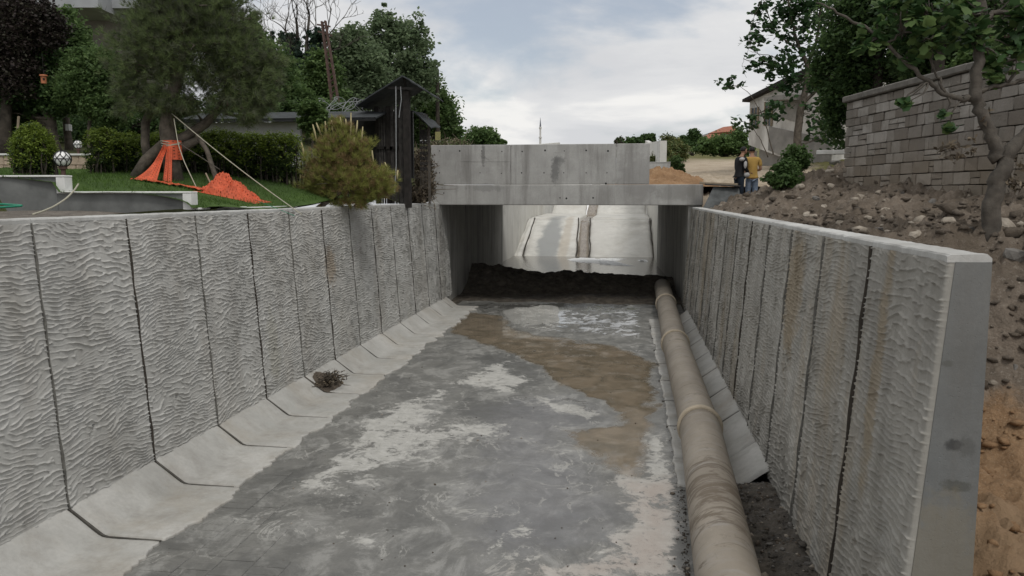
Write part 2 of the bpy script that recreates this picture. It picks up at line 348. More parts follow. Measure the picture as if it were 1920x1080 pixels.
def soilmat(name, c1, c2, c3, s=3., bd=.03):
    t = NT(name); c = t.mix(t.ramp(t.noise(s, 7, .7), [(.32, 0.), (.68, 1.)]), c1, c2)
    c = t.mix(t.ramp(t.noise(s * 7, 5, .7), [(.55, 0.), (.72, .8)]), c, c3)
    c = t.mix(t.math('MULTIPLY', t.ramp(t.noise(.8, 6, .65, loc=(4, 4, 4)), [(.45, 0.), (.6, 1.)]), .5), c, tuple(x * .6 for x in c1))
    h = t.math('ADD', t.noise(s * 9, 8, .75), t.noise(s * 2, 5, .6)); return t.out(c, .95, .15, t.bump(h, 1., bd))
M_BANK = soilmat('brown_bank_soil', (.12, .102, .084), (.23, .19, .15), (.33, .29, .24), 2.6, .05)
M_CLOD = soilmat('clod_soil', (.11, .09, .07), (.20, .165, .13), (.27, .235, .195), 5)
M_ORANGE = soilmat('orange_clay', (.24, .14, .075), (.36, .23, .13), (.45, .33, .2), 4, .02)
M_CLAY = flat('smooth_clay', (.34, .22, .12), .6, .12, 2)
M_ROAD = soilmat('pale_dirt_track', (.34, .275, .20), (.46, .39, .30), (.28, .22, .16), 1.1, .03)
M_GRAV = soilmat('grey_gravel', (.12, .105, .09), (.24, .215, .185), (.33, .3, .27), 9, .012)
M_WILD = soilmat('wild_ground', (.07, .085, .035), (.13, .13, .055), (.14, .12, .07), .8, .08)
M_LAWN = soilmat('lawn_soil', (.05, .09, .024), (.075, .125, .032), (.05, .085, .02), 5, .01)
M_ROCK = soilmat('pale_rock', (.30, .26, .21), (.46, .41, .345), (.2, .17, .13), 6, .01)
M_GREYROCK = soilmat('grey_rock', (.14, .13, .12), (.25, .24, .22), (.1, .09, .08), 6, .01)
M_STONE = soilmat('wall_stone', (.205, .185, .16), (.31, .285, .255), (.16, .145, .125), 4, .012)
t = NT('wall_stone_stained'); c = t.mix(t.ramp(t.noise(4, 7, .7), [(.32, 0.), (.68, 1.)]), (.25, .23, .205), (.36, .335, .305))
rnd = t.n('ShaderNodeObjectInfo').outputs['Random']; c = t.mix(t.sm(rnd, .25, 1.), c, (.19, .168, .145)); c = t.mix(t.math('MULTIPLY', t.sm(rnd, .2, .0), .6), c, (.40, .375, .345)); c = t.mix(t.math('MULTIPLY', t.ramp(t.noise(2.2, 6, .7, sc=(1, 1, .3)), [(.5, 0.), (.68, 1.)]), .45), c, (.13, .125, .105))
zs = t.math('ADD', t.xyz()[2], t.math('MULTIPLY', t.noise(1.3, 5, .6), 1.1)); c = t.mix(t.math('MULTIPLY', t.sm(zs, 5.35, 4.2), .42), c, (.25, .195, .13))
M_STONE = t.out(c, .92, .2, t.bump(t.math('ADD', t.noise(30, 7, .7), t.noise(7, 4, .6)), .9, .02))
M_STCOP = flat('wall_coping_stone', (.15, .14, .125), .9, .3, 4)
M_MORT_SHADE = flat('dark_mortar_seam_shade', (.06, .052, .043), .95, .2, 10)  # mortar of the stone walls; also paints shade into panel seams
M_TRAV = flat('travertine', (.42, .335, .255), .85, .2, 12, bd=.012)
M_GW = flat('garden_wall_render', (.15, .155, .15), .9, .25, 3)
M_MARB = flat('white_marble', (.68, .68, .66), .5, .1, 8)
M_GREEN = flat('green_hose_plastic', (.02, .22, .13), .4, .2, 5)
M_ROPE = flat('rope_fibre', (.40, .38, .30), .9, .15, 30)
M_BLACK = flat('black_metal', (.018, .018, .018), .5, .2, 10)
M_WOOD = flat('blackened_wood', (.022, .019, .017), .85, .5, 8)
M_WOOD2 = flat('greyish_dark_wood', (.05, .046, .043), .85, .5, 7)
M_FELT = flat('roofing_felt', (.045, .05, .053), .85, .35, 5)
M_SHING = flat('green_shingle', (.25, .31, .28), .85, .3, 5)
M_WHITE = flat('whitewashed_wall', (.46, .46, .45), .85, .12, 2)
M_GREYB = flat('grey_facade', (.33, .34, .35), .85, .12, 1.5)
M_BEIGE = flat('beige_facade', (.20, .18, .16), .9, .15, 1.5)
M_GLASS = flat('window_glass', (.035, .04, .045), .12, .2, 2, .5)
M_FRAME = flat('pale_frame', (.5, .5, .48), .6, .1, 4)
M_RUST = flat('rusty_steel', (.09, .055, .045), .8, .4, 9)
M_BARK = flat('grey_bark', (.10, .085, .068), .95, .45, 9, bd=.02)
M_BARKD = flat('dark_bark', (.045, .038, .03), .95, .45, 9, bd=.02)
M_BARKP = flat('pale_bark', (.085, .075, .063), .95, .35, 9, bd=.02)
M_TERRA = flat('terracotta', (.42, .16, .08), .8, .2, 8)
M_TILE = flat('red_roof_tile', (.30, .12, .075), .85, .25, 3)
M_NET = flat('orange_safety_netting', (.56, .105, .045), .6, .25, 7)
M_OLDW = flat('weathered_timber', (.27, .22, .16), .9, .25, 6)
t = NT('old_plaster'); c = t.mix(t.ramp(t.noise(.9, 7, .65, sc=(1, 1, .4)), [(.4, 0.), (.62, 1.)]), (.72, .70, .66), (.42, .40, .37))
M_PLAS = t.out(c, .9, .2, t.bump(t.noise(12, 6, .7), .6, .02))
t = NT('bare_block_plaster'); c = t.mix(t.ramp(t.noise(1.4, 7, .65), [(.4, 0.), (.62, 1.)]), (.24, .23, .215), (.33, .315, .29)); M_BPL = t.out(c, .95, .2, t.bump(t.noise(12, 6, .7), .6, .02))
M_OPAL = flat('opal_glass', (.8, .8, .78), .25, .03, 4, .5)
t = NT('opal_cage'); M_SIL = flat('minaret_stone', (.62, .60, .58), .8, .1, .2); M_LEAD = flat('lead_grey', (.13, .14, .17), .6, .1, .2)
t = NT('pool_water'); f = t.noise(6, 4, .6, sc=(1, .45, 1))
M_WATER = t.out((.12, .108, .088), .09, .5, t.bump(f, .35, .03))
M_FOAM = flat('water_foam', (.75, .76, .76), .5, .15, 14, bd=.02)
t = NT('wet_groove'); c = t.mix(t.ramp(t.noise(5, 7, .7, sc=(2, .4, 1)), [(.3, 0.), (.7, 1.)]), (.16, .13, .10), (.34, .30, .25)); M_GRV = t.out(c, .25, .5, t.bump(t.noise(12, 6, .7), .8, .03))
# foliage
L_PINE = [leafmat('pine_needles', (.12, .165, .07), (.19, .24, .095), .35), leafmat('pine_needles_grey', (.10, .12, .075), (.14, .15, .09), .3)]
L_SAP = [leafmat('sapling_needles', (.24, .26, .065), (.38, .38, .12), .4), leafmat('sapling_needles_brown', (.22, .16, .07), (.33, .24, .12), .2), leafmat('candles', (.42, .36, .19), (.52, .45, .26), .1)]
L_DARK = [leafmat('dark_leaves', (.05, .09, .036), (.085, .145, .052), .45), leafmat('dark_leaves_mid', (.075, .135, .045), (.12, .195, .062), .45)]
L_MID = [leafmat('mid_leaves', (.11, .18, .06), (.17, .25, .09), .5), leafmat('mid_leaves_dark', (.08, .14, .05), (.13, .20, .075), .5)]
L_LIGHT = [leafmat('light_leaves', (.11, .18, .055), (.17, .25, .085), .4), leafmat('light_leaves_b', (.08, .14, .045), (.12, .19, .065), .4)]
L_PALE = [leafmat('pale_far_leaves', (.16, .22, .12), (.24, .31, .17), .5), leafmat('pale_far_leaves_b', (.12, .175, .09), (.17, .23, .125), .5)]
L_PLUM = [leafmat('plum_leaves', (.035, .028, .026), (.06, .044, .04), .2), leafmat('plum_leaves_b', (.04, .04, .028), (.06, .055, .038), .2)]
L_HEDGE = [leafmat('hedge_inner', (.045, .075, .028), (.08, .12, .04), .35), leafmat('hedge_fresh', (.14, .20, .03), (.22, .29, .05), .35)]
L_FIG = [leafmat('fig_leaves', (.032, .072, .032), (.06, .12, .048), .3, .5), leafmat('fig_leaves_b', (.04, .085, .03), (.065, .13, .045), .3, .5)]
L_IVY = [leafmat('ivy_leaves', (.035, .06, .045), (.055, .09, .06), .15), leafmat('ivy_leaves_b', (.04, .075, .045), (.06, .10, .055), .15)]
L_GRASS = [leafmat('lawn_blades', (.08, .15, .03), (.13, .22, .045), .4), leafmat('lawn_blades_b', (.06, .11, .025), (.09, .16, .035), .4)]
L_WEED = [leafmat('weeds', (.14, .16, .055), (.22, .22, .09), .3), leafmat('weeds_green', (.08, .12, .035), (.13, .17, .06), .3)]
L_DRY = [leafmat('dry_brush', (.16, .13, .09), (.26, .21, .15), .1), leafmat('dry_brush_dark', (.07, .058, .042), (.12, .095, .07), .1)]

# ------------------------------------------------------------------ heights of the ground
def tps(P):
    P = np.array(P, float); X = P[:, :2]; z = P[:, 2]; n = len(P)
    def ph(d): return d * d * np.log(d + 1e-6)
    d = np.linalg.norm(X[:, None] - X[None], axis=2); K = ph(d) + np.eye(n) * 2.0
    A = np.zeros((n + 3, n + 3)); A[:n, :n] = K; Q = np.c_[np.ones(n), X]; A[:n, n:] = Q; A[n:, :n] = Q.T
    s = np.linalg.solve(A, np.r_[z, 0, 0, 0])
    def f(x, y):
        x = np.asarray(x, float); y = np.asarray(y, float); sh = x.shape; q = np.c_[x.ravel(), y.ravel()]
        dd = np.linalg.norm(q[:, None] - X[None], axis=2); return (ph(dd) @ s[:n] + np.c_[np.ones(len(q)), q] @ s[n:]).reshape(sh)
    return f
def far_h(x, y): return 3.2 + .056 * np.maximum(np.hypot(x, y) - 8, 0)
GA, GB, GC = at(-140, 328, 12.1), at(128, 330, 11.9), at(364, 362, 11.65)
def zpt(u, v, D): p = at(u, v, D); return tuple(p)
_L = tps([zpt(0, 328, 12.2), zpt(-200, 326, 12.4), zpt(130, 332, 12.1), zpt(140, 360, 12.1), zpt(350, 364, 11.9), zpt(400, 389, 11.9),
          (-6.1, 12.5, 3.23), (-6.1, 15, 3.23), (-6.1, 18, 3.23), (-6.1, 21, 3.23), (-6.1, 24, 3.25), zpt(200, 328, 16), zpt(330, 330, 16), zpt(560, 345, 16),
          zpt(700, 352, 20), zpt(100, 322, 17), zpt(0, 320, 17), zpt(-300, 315, 17), zpt(0, 285, 18.5), zpt(160, 285, 18.5), zpt(600, 300, 23), zpt(400, 300, 22),
          zpt(100, 265, 26), zpt(600, 240, 32), zpt(300, 245, 30), zpt(830, 282, 38), zpt(800, 320, 27), (-6.2, 30, 4.3), (-6.2, 37, 5.2), zpt(0, 240, 32), (-9, 45, 6.4), (-30, 45, 8), (-16, 5, 3.9), (-30, 12, 5)])
def hL(x, y):
    x = np.asarray(x, float); y = np.asarray(y, float); k = sstep(38, 60, np.hypot(x, y)); z = _L(x, y) * (1 - k) + far_h(x, y) * k
    c = np.where(x < -8.3, 3.73, 3.50 - .22 * sstep(-6.45, -6.2, x)) + np.maximum(y - 11.02, 0) * .22
    return np.where((y > 10.5) & (y < 15) & (x > -14), np.minimum(z, c), z)
_R = tps([(2.2, 4, 3.0), (2.2, 8, 3.0), (2.2, 11, 3.02), (2.2, 14, 3.06), (2.2, 17, 3.1), (2.2, 20, 3.12), (2.2, 23, 3.1), (3.0, 23.2, 3.15), (3.3, 24.2, 3.1), (4.2, 24.3, 3.12),
          zpt(1375, 384, 21), zpt(1430, 362, 21), zpt(1480, 345, 20.5), zpt(1540, 316, 20.0), zpt(1590, 318, 18.4), zpt(1620, 350, 17.0), zpt(1700, 352, 15.3), zpt(1800, 365, 13.3), zpt(1920, 372, 12), zpt(1850, 408, 10.6),
          zpt(1920, 440, 9.2), (7.5, 8, 3.2), (9, 15, 3.9), (9, 20, 4.6), (5.8, 24, 4.0), zpt(1330, 352, 27.5), zpt(1280, 340, 30), zpt(1400, 330, 32), zpt(1230, 345, 27), zpt(1290, 315, 42), zpt(1390, 300, 52), zpt(1320, 294, 60), zpt(1480, 310, 42),
          zpt(1560, 300, 36), (2.3, 30, 4.0), (2.4, 36, 4.4), zpt(1250, 325, 38), zpt(1260, 290, 60)])
def hR(x, y):
    z = _R(x, y); k = sstep(50, 72, np.hypot(x, y)); z = z * (1 - k) + far_h(x, y) * k
    s_ = (y - 8.0) + (x - 3.5) * .35; tr = 1 - sstep(-.1, 2.3, s_)
    return z * (1 - tr) + .86 * tr
def gz(p): return float(hL(np.array(p[0]), np.array(p[1]))) if p[0] < -2 else float(hR(np.array(p[0]), np.array(p[1])))
# ------------------------------------------------------------------ the channel floor
def segd(P, poly):
    """signed distance (inside positive) from points P (n,2) to polygon"""
    poly = np.array(poly, float); n = len(poly); best = np.full(len(P), 1e9); ins = np.zeros(len(P), bool)
    for i in range(n):
        a = poly[i]; b = poly[(i + 1) % n]; e = b - a; w_ = P - a; t_ = np.clip((w_ @ e) / (e @ e + 1e-12), 0, 1)
        best = np.minimum(best, np.linalg.norm(w_ - t_[:, None] * e, axis=1))
        c = ((a[1] > P[:, 1]) != (b[1] > P[:, 1])) & (P[:, 0] < (b[0] - a[0]) * (P[:, 1] - a[1]) / (b[1] - a[1] + 1e-12) + a[0]); ins ^= c
    return np.where(ins, best, -best)
def area(P, px, soft):
    w_ = [onZ(u, v, 0.)[:2] for u, v in px]; return np.clip(.5 + segd(P, w_) / (2 * soft), 0, 1)
xs = np.linspace(-5.35, 1.72, 190); ys = np.concatenate([np.linspace(1., 5.5, 20)[:-1], np.linspace(5.5, 12, 190)[:-1], np.linspace(12, 27.5, 230)])
X, Y = np.meshgrid(xs, ys, indexing='ij'); P = np.c_[X.ravel(), Y.ravel()]
wx = (fbm(P[:, 0] * 1.6, P[:, 1] * 1.2, 3) - .5) * .55; wy = (fbm(P[:, 0] * 1.6, P[:, 1] * 1.2, 9) - .5) * 1.0
Q = P + np.c_[wx, wy]
brown = area(Q, [(868, 582), (905, 588), (935, 592), (950, 612), (1000, 628), (1090, 640), (1150, 650), (1205, 668), (1224, 690), (1230, 740), (1228, 800), (1206, 884), (1150, 868), (1092, 842), (1072, 812), (1110, 800), (1160, 795), (1172, 770), (1130, 748), (1060, 722), (1010, 690), (960, 664), (900, 645), (852, 622)], 0.484)
pud = area(P, [(880, 566), (1215, 566), (1222, 640), (1150, 632), (1080, 625), (990, 622), (945, 606), (890, 596)], .5) * .72
pud = np.maximum(pud, area(P, [(938, 572), (1060, 568), (1062, 600), (1020, 610), (975, 612), (940, 600)], .3) * 1.35)
pud = np.maximum(pud, area(Q, [(1000, 640), (1200, 640), (1225, 700), (1215, 760), (1080, 720)], .6) * .62)
pud = np.maximum(pud, area(Q, [(1040, 740), (1130, 760), (1120, 790), (1050, 780)], .3) * .8)
silt = area(Q, [(655, 830), (700, 762), (760, 742), (818, 738), (836, 765), (800, 795), (960, 800), (962, 824), (850, 838), (760, 868), (640, 925), (575, 915)], 0.550)
silt = np.maximum(silt, area(Q, [(850, 722), (905, 690), (945, 675), (960, 700), (990, 716), (960, 735), (890, 728)], 0.264))
silt = np.maximum(silt, area(Q, [(990, 745), (1040, 752), (1120, 772), (1100, 784), (1050, 776), (1000, 760)], 0.176) * .9)
silt = np.maximum(silt, area(P, [(1208, 812), (1246, 812), (1262, 860), (1282, 920), (1292, 1085), (940, 1085), (960, 1062), (1080, 1052), (1140, 1022), (1168, 980), (1172, 930), (1120, 880), (1200, 886)], 0.192) * .95)
silt = np.maximum(silt, area(P, [(940, 575), (1015, 568), (1060, 580), (1160, 590), (1190, 606), (1120, 600), (1050, 628), (975, 622), (1010, 604), (950, 600)], 0.480) * .55)
silt = np.maximum(silt, area(Q, [(930, 1020), (960, 995), (1010, 990), (990, 1015), (1080, 1030), (1060, 1050), (960, 1045), (930, 1050)], 0.176) * .8)
silt = np.maximum(silt, area(Q, [(610, 1030), (660, 1010), (720, 1020), (700, 1036), (640, 1038)], 0.220) * .7)
silt = np.maximum(silt, area(Q, [(760, 700), (850, 690), (840, 660), (880, 640), (905, 650), (890, 700), (800, 735), (720, 730)], 0.660) * .45)
silt = np.maximum(silt, area(Q, [(620, 960), (760, 900), (900, 890), (880, 960), (700, 1030), (520, 1080), (480, 1060)], 1.320) * .38)
dark = area(Q, [(832, 768), (868, 745), (960, 742), (992, 760), (980, 792), (880, 796)], 0.440)
dark = np.maximum(dark, area(Q, [(880, 668), (960, 655), (1012, 700), (1020, 725), (965, 738), (900, 690)], 0.440))
dark = np.maximum(dark, area(Q, [(560, 930), (690, 920), (740, 950), (690, 985), (600, 1000)], 0.660) * .75)
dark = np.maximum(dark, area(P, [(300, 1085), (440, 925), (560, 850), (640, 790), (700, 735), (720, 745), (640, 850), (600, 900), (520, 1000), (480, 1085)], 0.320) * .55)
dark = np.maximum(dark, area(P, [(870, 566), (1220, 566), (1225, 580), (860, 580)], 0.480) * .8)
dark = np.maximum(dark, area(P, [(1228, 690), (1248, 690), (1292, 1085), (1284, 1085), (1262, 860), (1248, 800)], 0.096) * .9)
blue = area(Q, [(930, 760), (1060, 742), (1140, 790), (1060, 830), (1110, 880), (1170, 940), (1150, 1000), (1060, 1035), (900, 1030), (860, 940), (900, 850)], 0.880)
pink = area(P, [(1150, 900), (1290, 890), (1292, 1090), (900, 1090), (960, 1060), (1100, 1045), (1180, 985)], 0.640)
one = np.ones(len(P))
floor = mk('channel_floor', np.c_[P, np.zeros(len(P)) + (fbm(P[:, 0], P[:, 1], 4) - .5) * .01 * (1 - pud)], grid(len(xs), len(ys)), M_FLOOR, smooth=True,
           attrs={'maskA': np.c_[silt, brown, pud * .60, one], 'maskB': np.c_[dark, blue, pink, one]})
tag(floor, kind='structure')
# individually readable paving blocks at the near left edge
BS = []
for k in range(5):
    g = MB().box((0, 0, 0), (.325, .142, .02), bev=.004); V = np.array(g.v); V[:, 2] += (vn(V[:, 0] * 9, V[:, 1] * 9, k) - .5) * .004; g.v = [tuple(v) for v in V]
    o = g.build('paver', M_FLOOR, floor, origin=(0, 0, 0)); BS.append(o)
first = True; used = 0
for cx in range(5):
    x0 = -4.28 + cx * .335
    for r in range(30):
        y0 = 6.0 + r * .152 + (cx % 2) * .07
        u = y0 - 6.0
        if x0 + .17 > -2.75 - u * .42 or random.random() < .04: continue
        if x0 < -4.4: continue
        loc = (x0 + random.uniform(-.003, .003), y0 + random.uniform(-.003, .003), -.0025 + random.uniform(-.0015, .0015))
        if used < 5: o = BS[used]; o.location = loc
        else: o = inst(BS[used % 5], 'paver', floor, loc)
        o.rotation_euler = (random.uniform(-.006, .006), random.uniform(-.006, .006), random.uniform(-.008, .008)); used += 1

# ------------------------------------------------------------------ apron slabs along both walls
def apron(y0, ln, side, edge_fn, seed):
    nu, nv = 46, 34; u = np.linspace(0, ln, nu)
    prof = [(-.0, .31), (.10, .24), (.20, .165), (.30, .09), (.36, .05), (.40, .034), (.5, .028)]
    ps = np.array([p[0] for p in prof]); pz = np.array([p[1] for p in prof]); V = []
    for i, uu in enumerate(u):
        e = edge_fn(y0 + uu, seed)                                   # total width from the wall
        if i in (0, nu - 1): e -= .015
        s_ = np.concatenate([np.linspace(0, .5, 15), np.linspace(.5, e, nv - 15 - 2)[1:], [e + .006, e + .008, e + .01]])[:nv]
        s_ = np.r_[s_, [s_[-1]] * (nv - len(s_))]
        z = np.interp(s_, ps, pz); z = z + (vn(s_ * 5 + seed, np.full_like(s_, y0 + uu) * 5, 2) - .5) * .005
        z[-1] = -.02; z[-2] = .008; z[-3] = .018
        if i in (0, nu - 1): z = z - .05
        for a, b in zip(s_, z): V.append((a, y0 + uu, b))
    V = np.array(V); 
    Fc = grid(nu, nv)
    if side < 0: V[:, 0] = -5.6 + V[:, 0]; Fc = Fc[:, ::1]
    else: V[:, 0] = 1.70 - V[:, 0]; Fc = Fc[:, ::-1]
    return mk('apron_slab', V, Fc, M_AP, floor, smooth=True)
def edgeL(y, s): return 1.08 - .012 * max(0, y - 16) + (float(fbm(np.array(y * 2.6), np.array(.3), 7, 5, .65)) - .5) * .34 + (.10 if y > 17 else 0) * math.sin(y * 8.3) * .5
def edgeR(y, s): return 1.03 + (float(fbm(np.array(y * 2.2), np.array(4.3), 8, 4, .6)) - .5) * .12
for k in range(-4, 12):
    y0 = 7.13 + 1.51 * k + .014; apron(y0, min(1.51 - .028, 24.38 - y0), -1, edgeL, k)
for k in range(0, 8):
    y0 = 13.45 + 1.51 * (k - 2) + .012; a_ = 9.42 if k == 0 else y0
    if a_ < 24.2: apron(max(a_, y0) if k else 10.44, min(1.486, 24.38 - y0), 1, edgeR, k)
o = apron(9.42, .99, 1, edgeR, 20)
M_GAP_SHADE = flat('slab_gap_shade', (.085, .08, .07), .9, .3, 12)  # dark strip colour standing in for shade inside the open slab gaps
def apron_gap_shade(y, side, w=.026):
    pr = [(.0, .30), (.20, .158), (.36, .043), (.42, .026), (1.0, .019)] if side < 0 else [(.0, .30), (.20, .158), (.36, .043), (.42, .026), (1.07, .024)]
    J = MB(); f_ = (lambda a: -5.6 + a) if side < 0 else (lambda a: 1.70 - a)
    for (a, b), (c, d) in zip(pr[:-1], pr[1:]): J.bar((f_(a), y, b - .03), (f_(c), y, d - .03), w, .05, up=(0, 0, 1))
    J.build('apron_gap_shade', M_GAP_SHADE, floor)
for k in range(-3, 12): apron_gap_shade(7.13 + 1.51 * k + .0, -1, .026)
for k in range(1, 8): apron_gap_shade(13.45 + 1.51 * (k - 2), 1, .05)
# ------------------------------------------------------------------ retaining walls with cast wave relief
HB = math.hypot(.21, 2.95); M_SEAM_SHADE = flat('faint_seam_shade', (.16, .155, .14), .95, .4, 12)
def relief(seed):
    nu, nv = 124, 560; ln = 1.498
    U, V = np.meshgrid(np.linspace(0, ln, nu), np.linspace(0, HB - .045, nv), indexing='ij')
    rs = np.random.RandomState(seed); ph = 2 * math.pi * (V / .053 + 3.5 * (fbm((U * .8 + V * .6) / .46, (V * .8 - U * .6) / .36, seed, 4, .5) - .5) + 2.6 * (fbm((U * .6 - V * .8) / .8, (V * .6 + U * .8) / .7, seed + 40, 2) - .5))
    n_ = 190
    for q in range(n_):
        uu, vv = rs.rand() * ln, rs.rand() * HB; ph += (1 if rs.rand() < .5 else -1) * np.arctan2((V - vv) * 1.6, U - uu)
    c = (1 + np.cos(ph + .8 * np.sin(ph))) / 2; rib = c ** 3.2
    amp = .25 + .75 * sstep(.34, .5, fbm(U / .16, V / .05, seed + 9, 3, .5)); amp *= .4 + .6 * sstep(.25, .45, fbm(U / .1, V / .035, seed + 3, 2))
    h = rib * amp * .0195 + .0030 * (fbm(U / .05, V / .05, seed + 5, 3) - .5) + .008 * (fbm(U / .5, V / .5, seed + 6, 2) - .5)
    hu, hv = (.42 + .2 * rs.rand()), (.62 + .1 * rs.rand()); d = np.hypot(U - hu, V - hv) + .012 * (vn(U * 60, V * 60, 3) - .5); h = np.where(d < .03, -.035, h)
    d2 = np.hypot(U - hu + .06, (V - hv + .07) * .7) + .02 * (vn(U * 40, V * 40, 4) - .5); h = np.where(d2 < .028, np.minimum(h, -.004), h)
    eg = np.minimum(U, ln - U) + .004 * (vn(V * 30, V * 0, seed) - .5); h = h * sstep(0, .010, eg) - .012 * (1 - sstep(0, .006, eg))
    tp = HB - .045 - V; h = h * sstep(0, .012, tp)
    d_ = np.array([-.21, 0, 2.95]) / HB; n2 = np.array([2.95, 0, .21]) / HB
    W = U[..., None] * np.array([0, 1., 0]) + V[..., None] * d_ + (h)[..., None] * n2
    # skirt back into the wall on the two seam sides
    sk = .05; L0 = W[0] - n2 * sk; L1 = W[-1] - n2 * sk
    VV = np.concatenate([L0[None], W, L1[None]], 0).reshape(-1, 3); return VV, grid(nu + 2, nv)
RV = []
def wall(name, label, x_base, z_base, y_list, side, y0, y1, thick, endmat):
    root = thing(name, (x_base, y0, 0), label, 'wall')
    top = z_base + 2.95; s_ = side
    # s_=+1: face looks to +X (left wall); -1: right wall
    def xp(z, off=0.): return x_base - s_ * (.21 * (z - z_base) / 2.95 + off)
    prof = [(xp(-.3, .04), -.3), (xp(top - .045, .04), top - .045), (x_base - s_ * (.21 + thick), top - .045), (x_base - s_ * (.21 + thick + .02), -.3)]
    MB().prism([(x, y0, z) for x, z in prof], (0, y0, 0), (0, y1, 0)).build('wall_core', endmat, root)
    for i, yk in enumerate(y_list):
        loc = (x_base, yk + .006, z_base) if s_ > 0 else (x_base, yk + 1.504, z_base)
        q = (i * 3 + (2 if s_ < 0 else 0)) % 5
        nm = ('relief', q, s_)
        d = next((r for r in RV if r[0] == nm), None)
        if d is None:
            src = next((r for r in RV if r[0][1] == q), None)
            if src is None:
                VV, Fc = relief(20 + q * 7); o = mk('wall_panel', VV, Fc[:, ::-1], M_REL if s_ > 0 else M_RER, None, smooth=True)
            else:
                o = bpy.data.objects.new('wall_panel', src[1].data); C.objects.link(o); o.material_slots[0].link = 'OBJECT'; o.material_slots[0].material = M_REL if s_ > 0 else M_RER
            RV.append((nm, o)); o.parent = root; p = org(root); o.location = (loc[0] - p[0], loc[1] - p[1], loc[2] - p[2]); o.rotation_euler = (0, 0, 0 if s_ > 0 else math.pi)
        else:
            o = inst(d[1], 'wall_panel', root, loc, 0 if s_ > 0 else math.pi)
            if d[1].material_slots[0].link == 'OBJECT': o.material_slots[0].link = 'OBJECT'; o.material_slots[0].material = M_REL if s_ > 0 else M_RER
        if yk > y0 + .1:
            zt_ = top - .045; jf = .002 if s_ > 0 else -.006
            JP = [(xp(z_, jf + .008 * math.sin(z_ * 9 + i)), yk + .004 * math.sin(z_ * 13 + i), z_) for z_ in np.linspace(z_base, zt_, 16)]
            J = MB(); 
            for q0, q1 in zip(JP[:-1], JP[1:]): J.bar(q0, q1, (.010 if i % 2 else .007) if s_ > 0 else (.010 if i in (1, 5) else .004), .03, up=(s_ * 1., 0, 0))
            J.build('joint', M_MORT_SHADE if (s_ > 0 and i % 2) or (s_ < 0 and i in (1, 5)) else M_SEAM_SHADE, root)  # added dark strip, paints the shade of the open panel seam
        # coping strip on top of each bay
        nn = 24; V = []; xa = xp(top, -.004); xb = x_base - s_ * (.21 + thick)
        for j in range(nn):
            yy = yk + .003 + 1.504 * j / (nn - 1); jit = (float(vn(np.array(yy * 9), np.array(1. * s_), 5)) - .5) * .018
            for x_, z_ in ((xa + s_ * jit, top - .046), (xa + s_ * (jit - .001), top - .012), (xa - s_ * .012, top), (xb + s_ * .028, top + .002), (xb, top - .024), (xb, top - .046)): V.append((x_, yy, z_ + (float(vn(np.array(yy * 14), np.array(x_ * 14), 6)) - .5) * .006))
        V = np.array(V); Fc = [tuple(f) for f in grid(nn, 6)] + [tuple(range(6)), tuple(range((nn - 1) * 6, nn * 6))[::-1]]
        mk('coping', V, Fc if s_ > 0 else [f[::-1] for f in Fc], M_COP, root)
    return root
wall('retaining_wall', 'long grey concrete retaining wall with cast wave relief, left of the channel below the lawn', -5.59, .29, [7.13 + 1.51 * k for k in range(-4, 11)] + [7.13 + 1.51 * 11 - 1.51 * .0], 1, 1.1, 24.38, .24, M_END)
wall('retaining_wall', 'grey concrete retaining wall with cast wave relief and bare end face, right of the pipe', 1.69, .17, [5.07 + 1.51 * k for k in range(0, 13)], -1, 5.07, 24.38, .24, M_END)

# ------------------------------------------------------------------ concrete pipe
AX = lambda y: np.array([.80 + (y - 4.6) * (.36 / 19.0) + .115 * math.exp(-((y - 11.5) / 4.5) ** 2), y, .305])
pipe = thing('concrete_pipe', (.8, -1.7, 0), 'long beige concrete pipe with collars lying along the right side of the channel floor', 'pipe')
cuts = [-1.7, 4.6, 10.9, 17.2, 23.6, 28.2]
for i in range(5):
    a, b = AX(cuts[i] + .06), AX(cuts[i + 1] + .05); n_ = 26
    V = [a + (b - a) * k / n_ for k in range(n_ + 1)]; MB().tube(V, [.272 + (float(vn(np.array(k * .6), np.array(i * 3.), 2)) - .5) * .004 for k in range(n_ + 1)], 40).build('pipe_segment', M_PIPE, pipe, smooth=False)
for y in cuts[1:5]:
    a, b = AX(y), AX(y + .16); d = b - a
    P_ = [a, a + d * .01, a + d * .35, a + d * .85, a + d * 1.0]
    MB().tube(P_, [.285, .308, .311, .300, .274], 40).build('collar', M_COLL, pipe)
for o in list(pipe.children):
    for p in o.data.polygons: p.use_smooth = len(p.vertices) == 4

import bmesh as _bm
_b = _bm.new(); _bm.ops.create_icosphere(_b, subdivisions=1, radius=1); PV = np.array([v.co[:] for v in _b.verts]); PF = np.array([[v.index for v in f.verts] for f in _b.faces]); _b.free()
def pebbles(name, x, y, z, r, mats, wts, seed):
    rs = np.random.RandomState(seed); n = len(x); V = PV[None] * (1 + rs.uniform(-.4, .4, (n, len(PV), 1))) * r[:, None, None] * np.stack([rs.uniform(.7, 1.4, n), rs.uniform(.7, 1.4, n), rs.uniform(.4, .8, n)], 1)[:, None] + np.stack([x, y, z + r * .2], 1)[:, None]
    o = mk(name, V.reshape(-1, 3), (PF[None] + (np.arange(n) * len(PV))[:, None, None]).reshape(-1, 3), mats, mi=np.repeat(rs.choice(len(mats), n, p=wts), len(PF))); return tag(o, kind='stuff')
rs = np.random.RandomState(92); fx_ = rs.uniform(-4.4, .5, 260); fy_ = rs.uniform(5.5, 22, 260); pebbles('floor_grit', fx_, fy_, fx_ * 0 + .003, np.exp(rs.normal(-4.9, .45, 260)), [M_CLOD, M_GREYROCK, M_ROCK], [.5, .3, .2], 6)
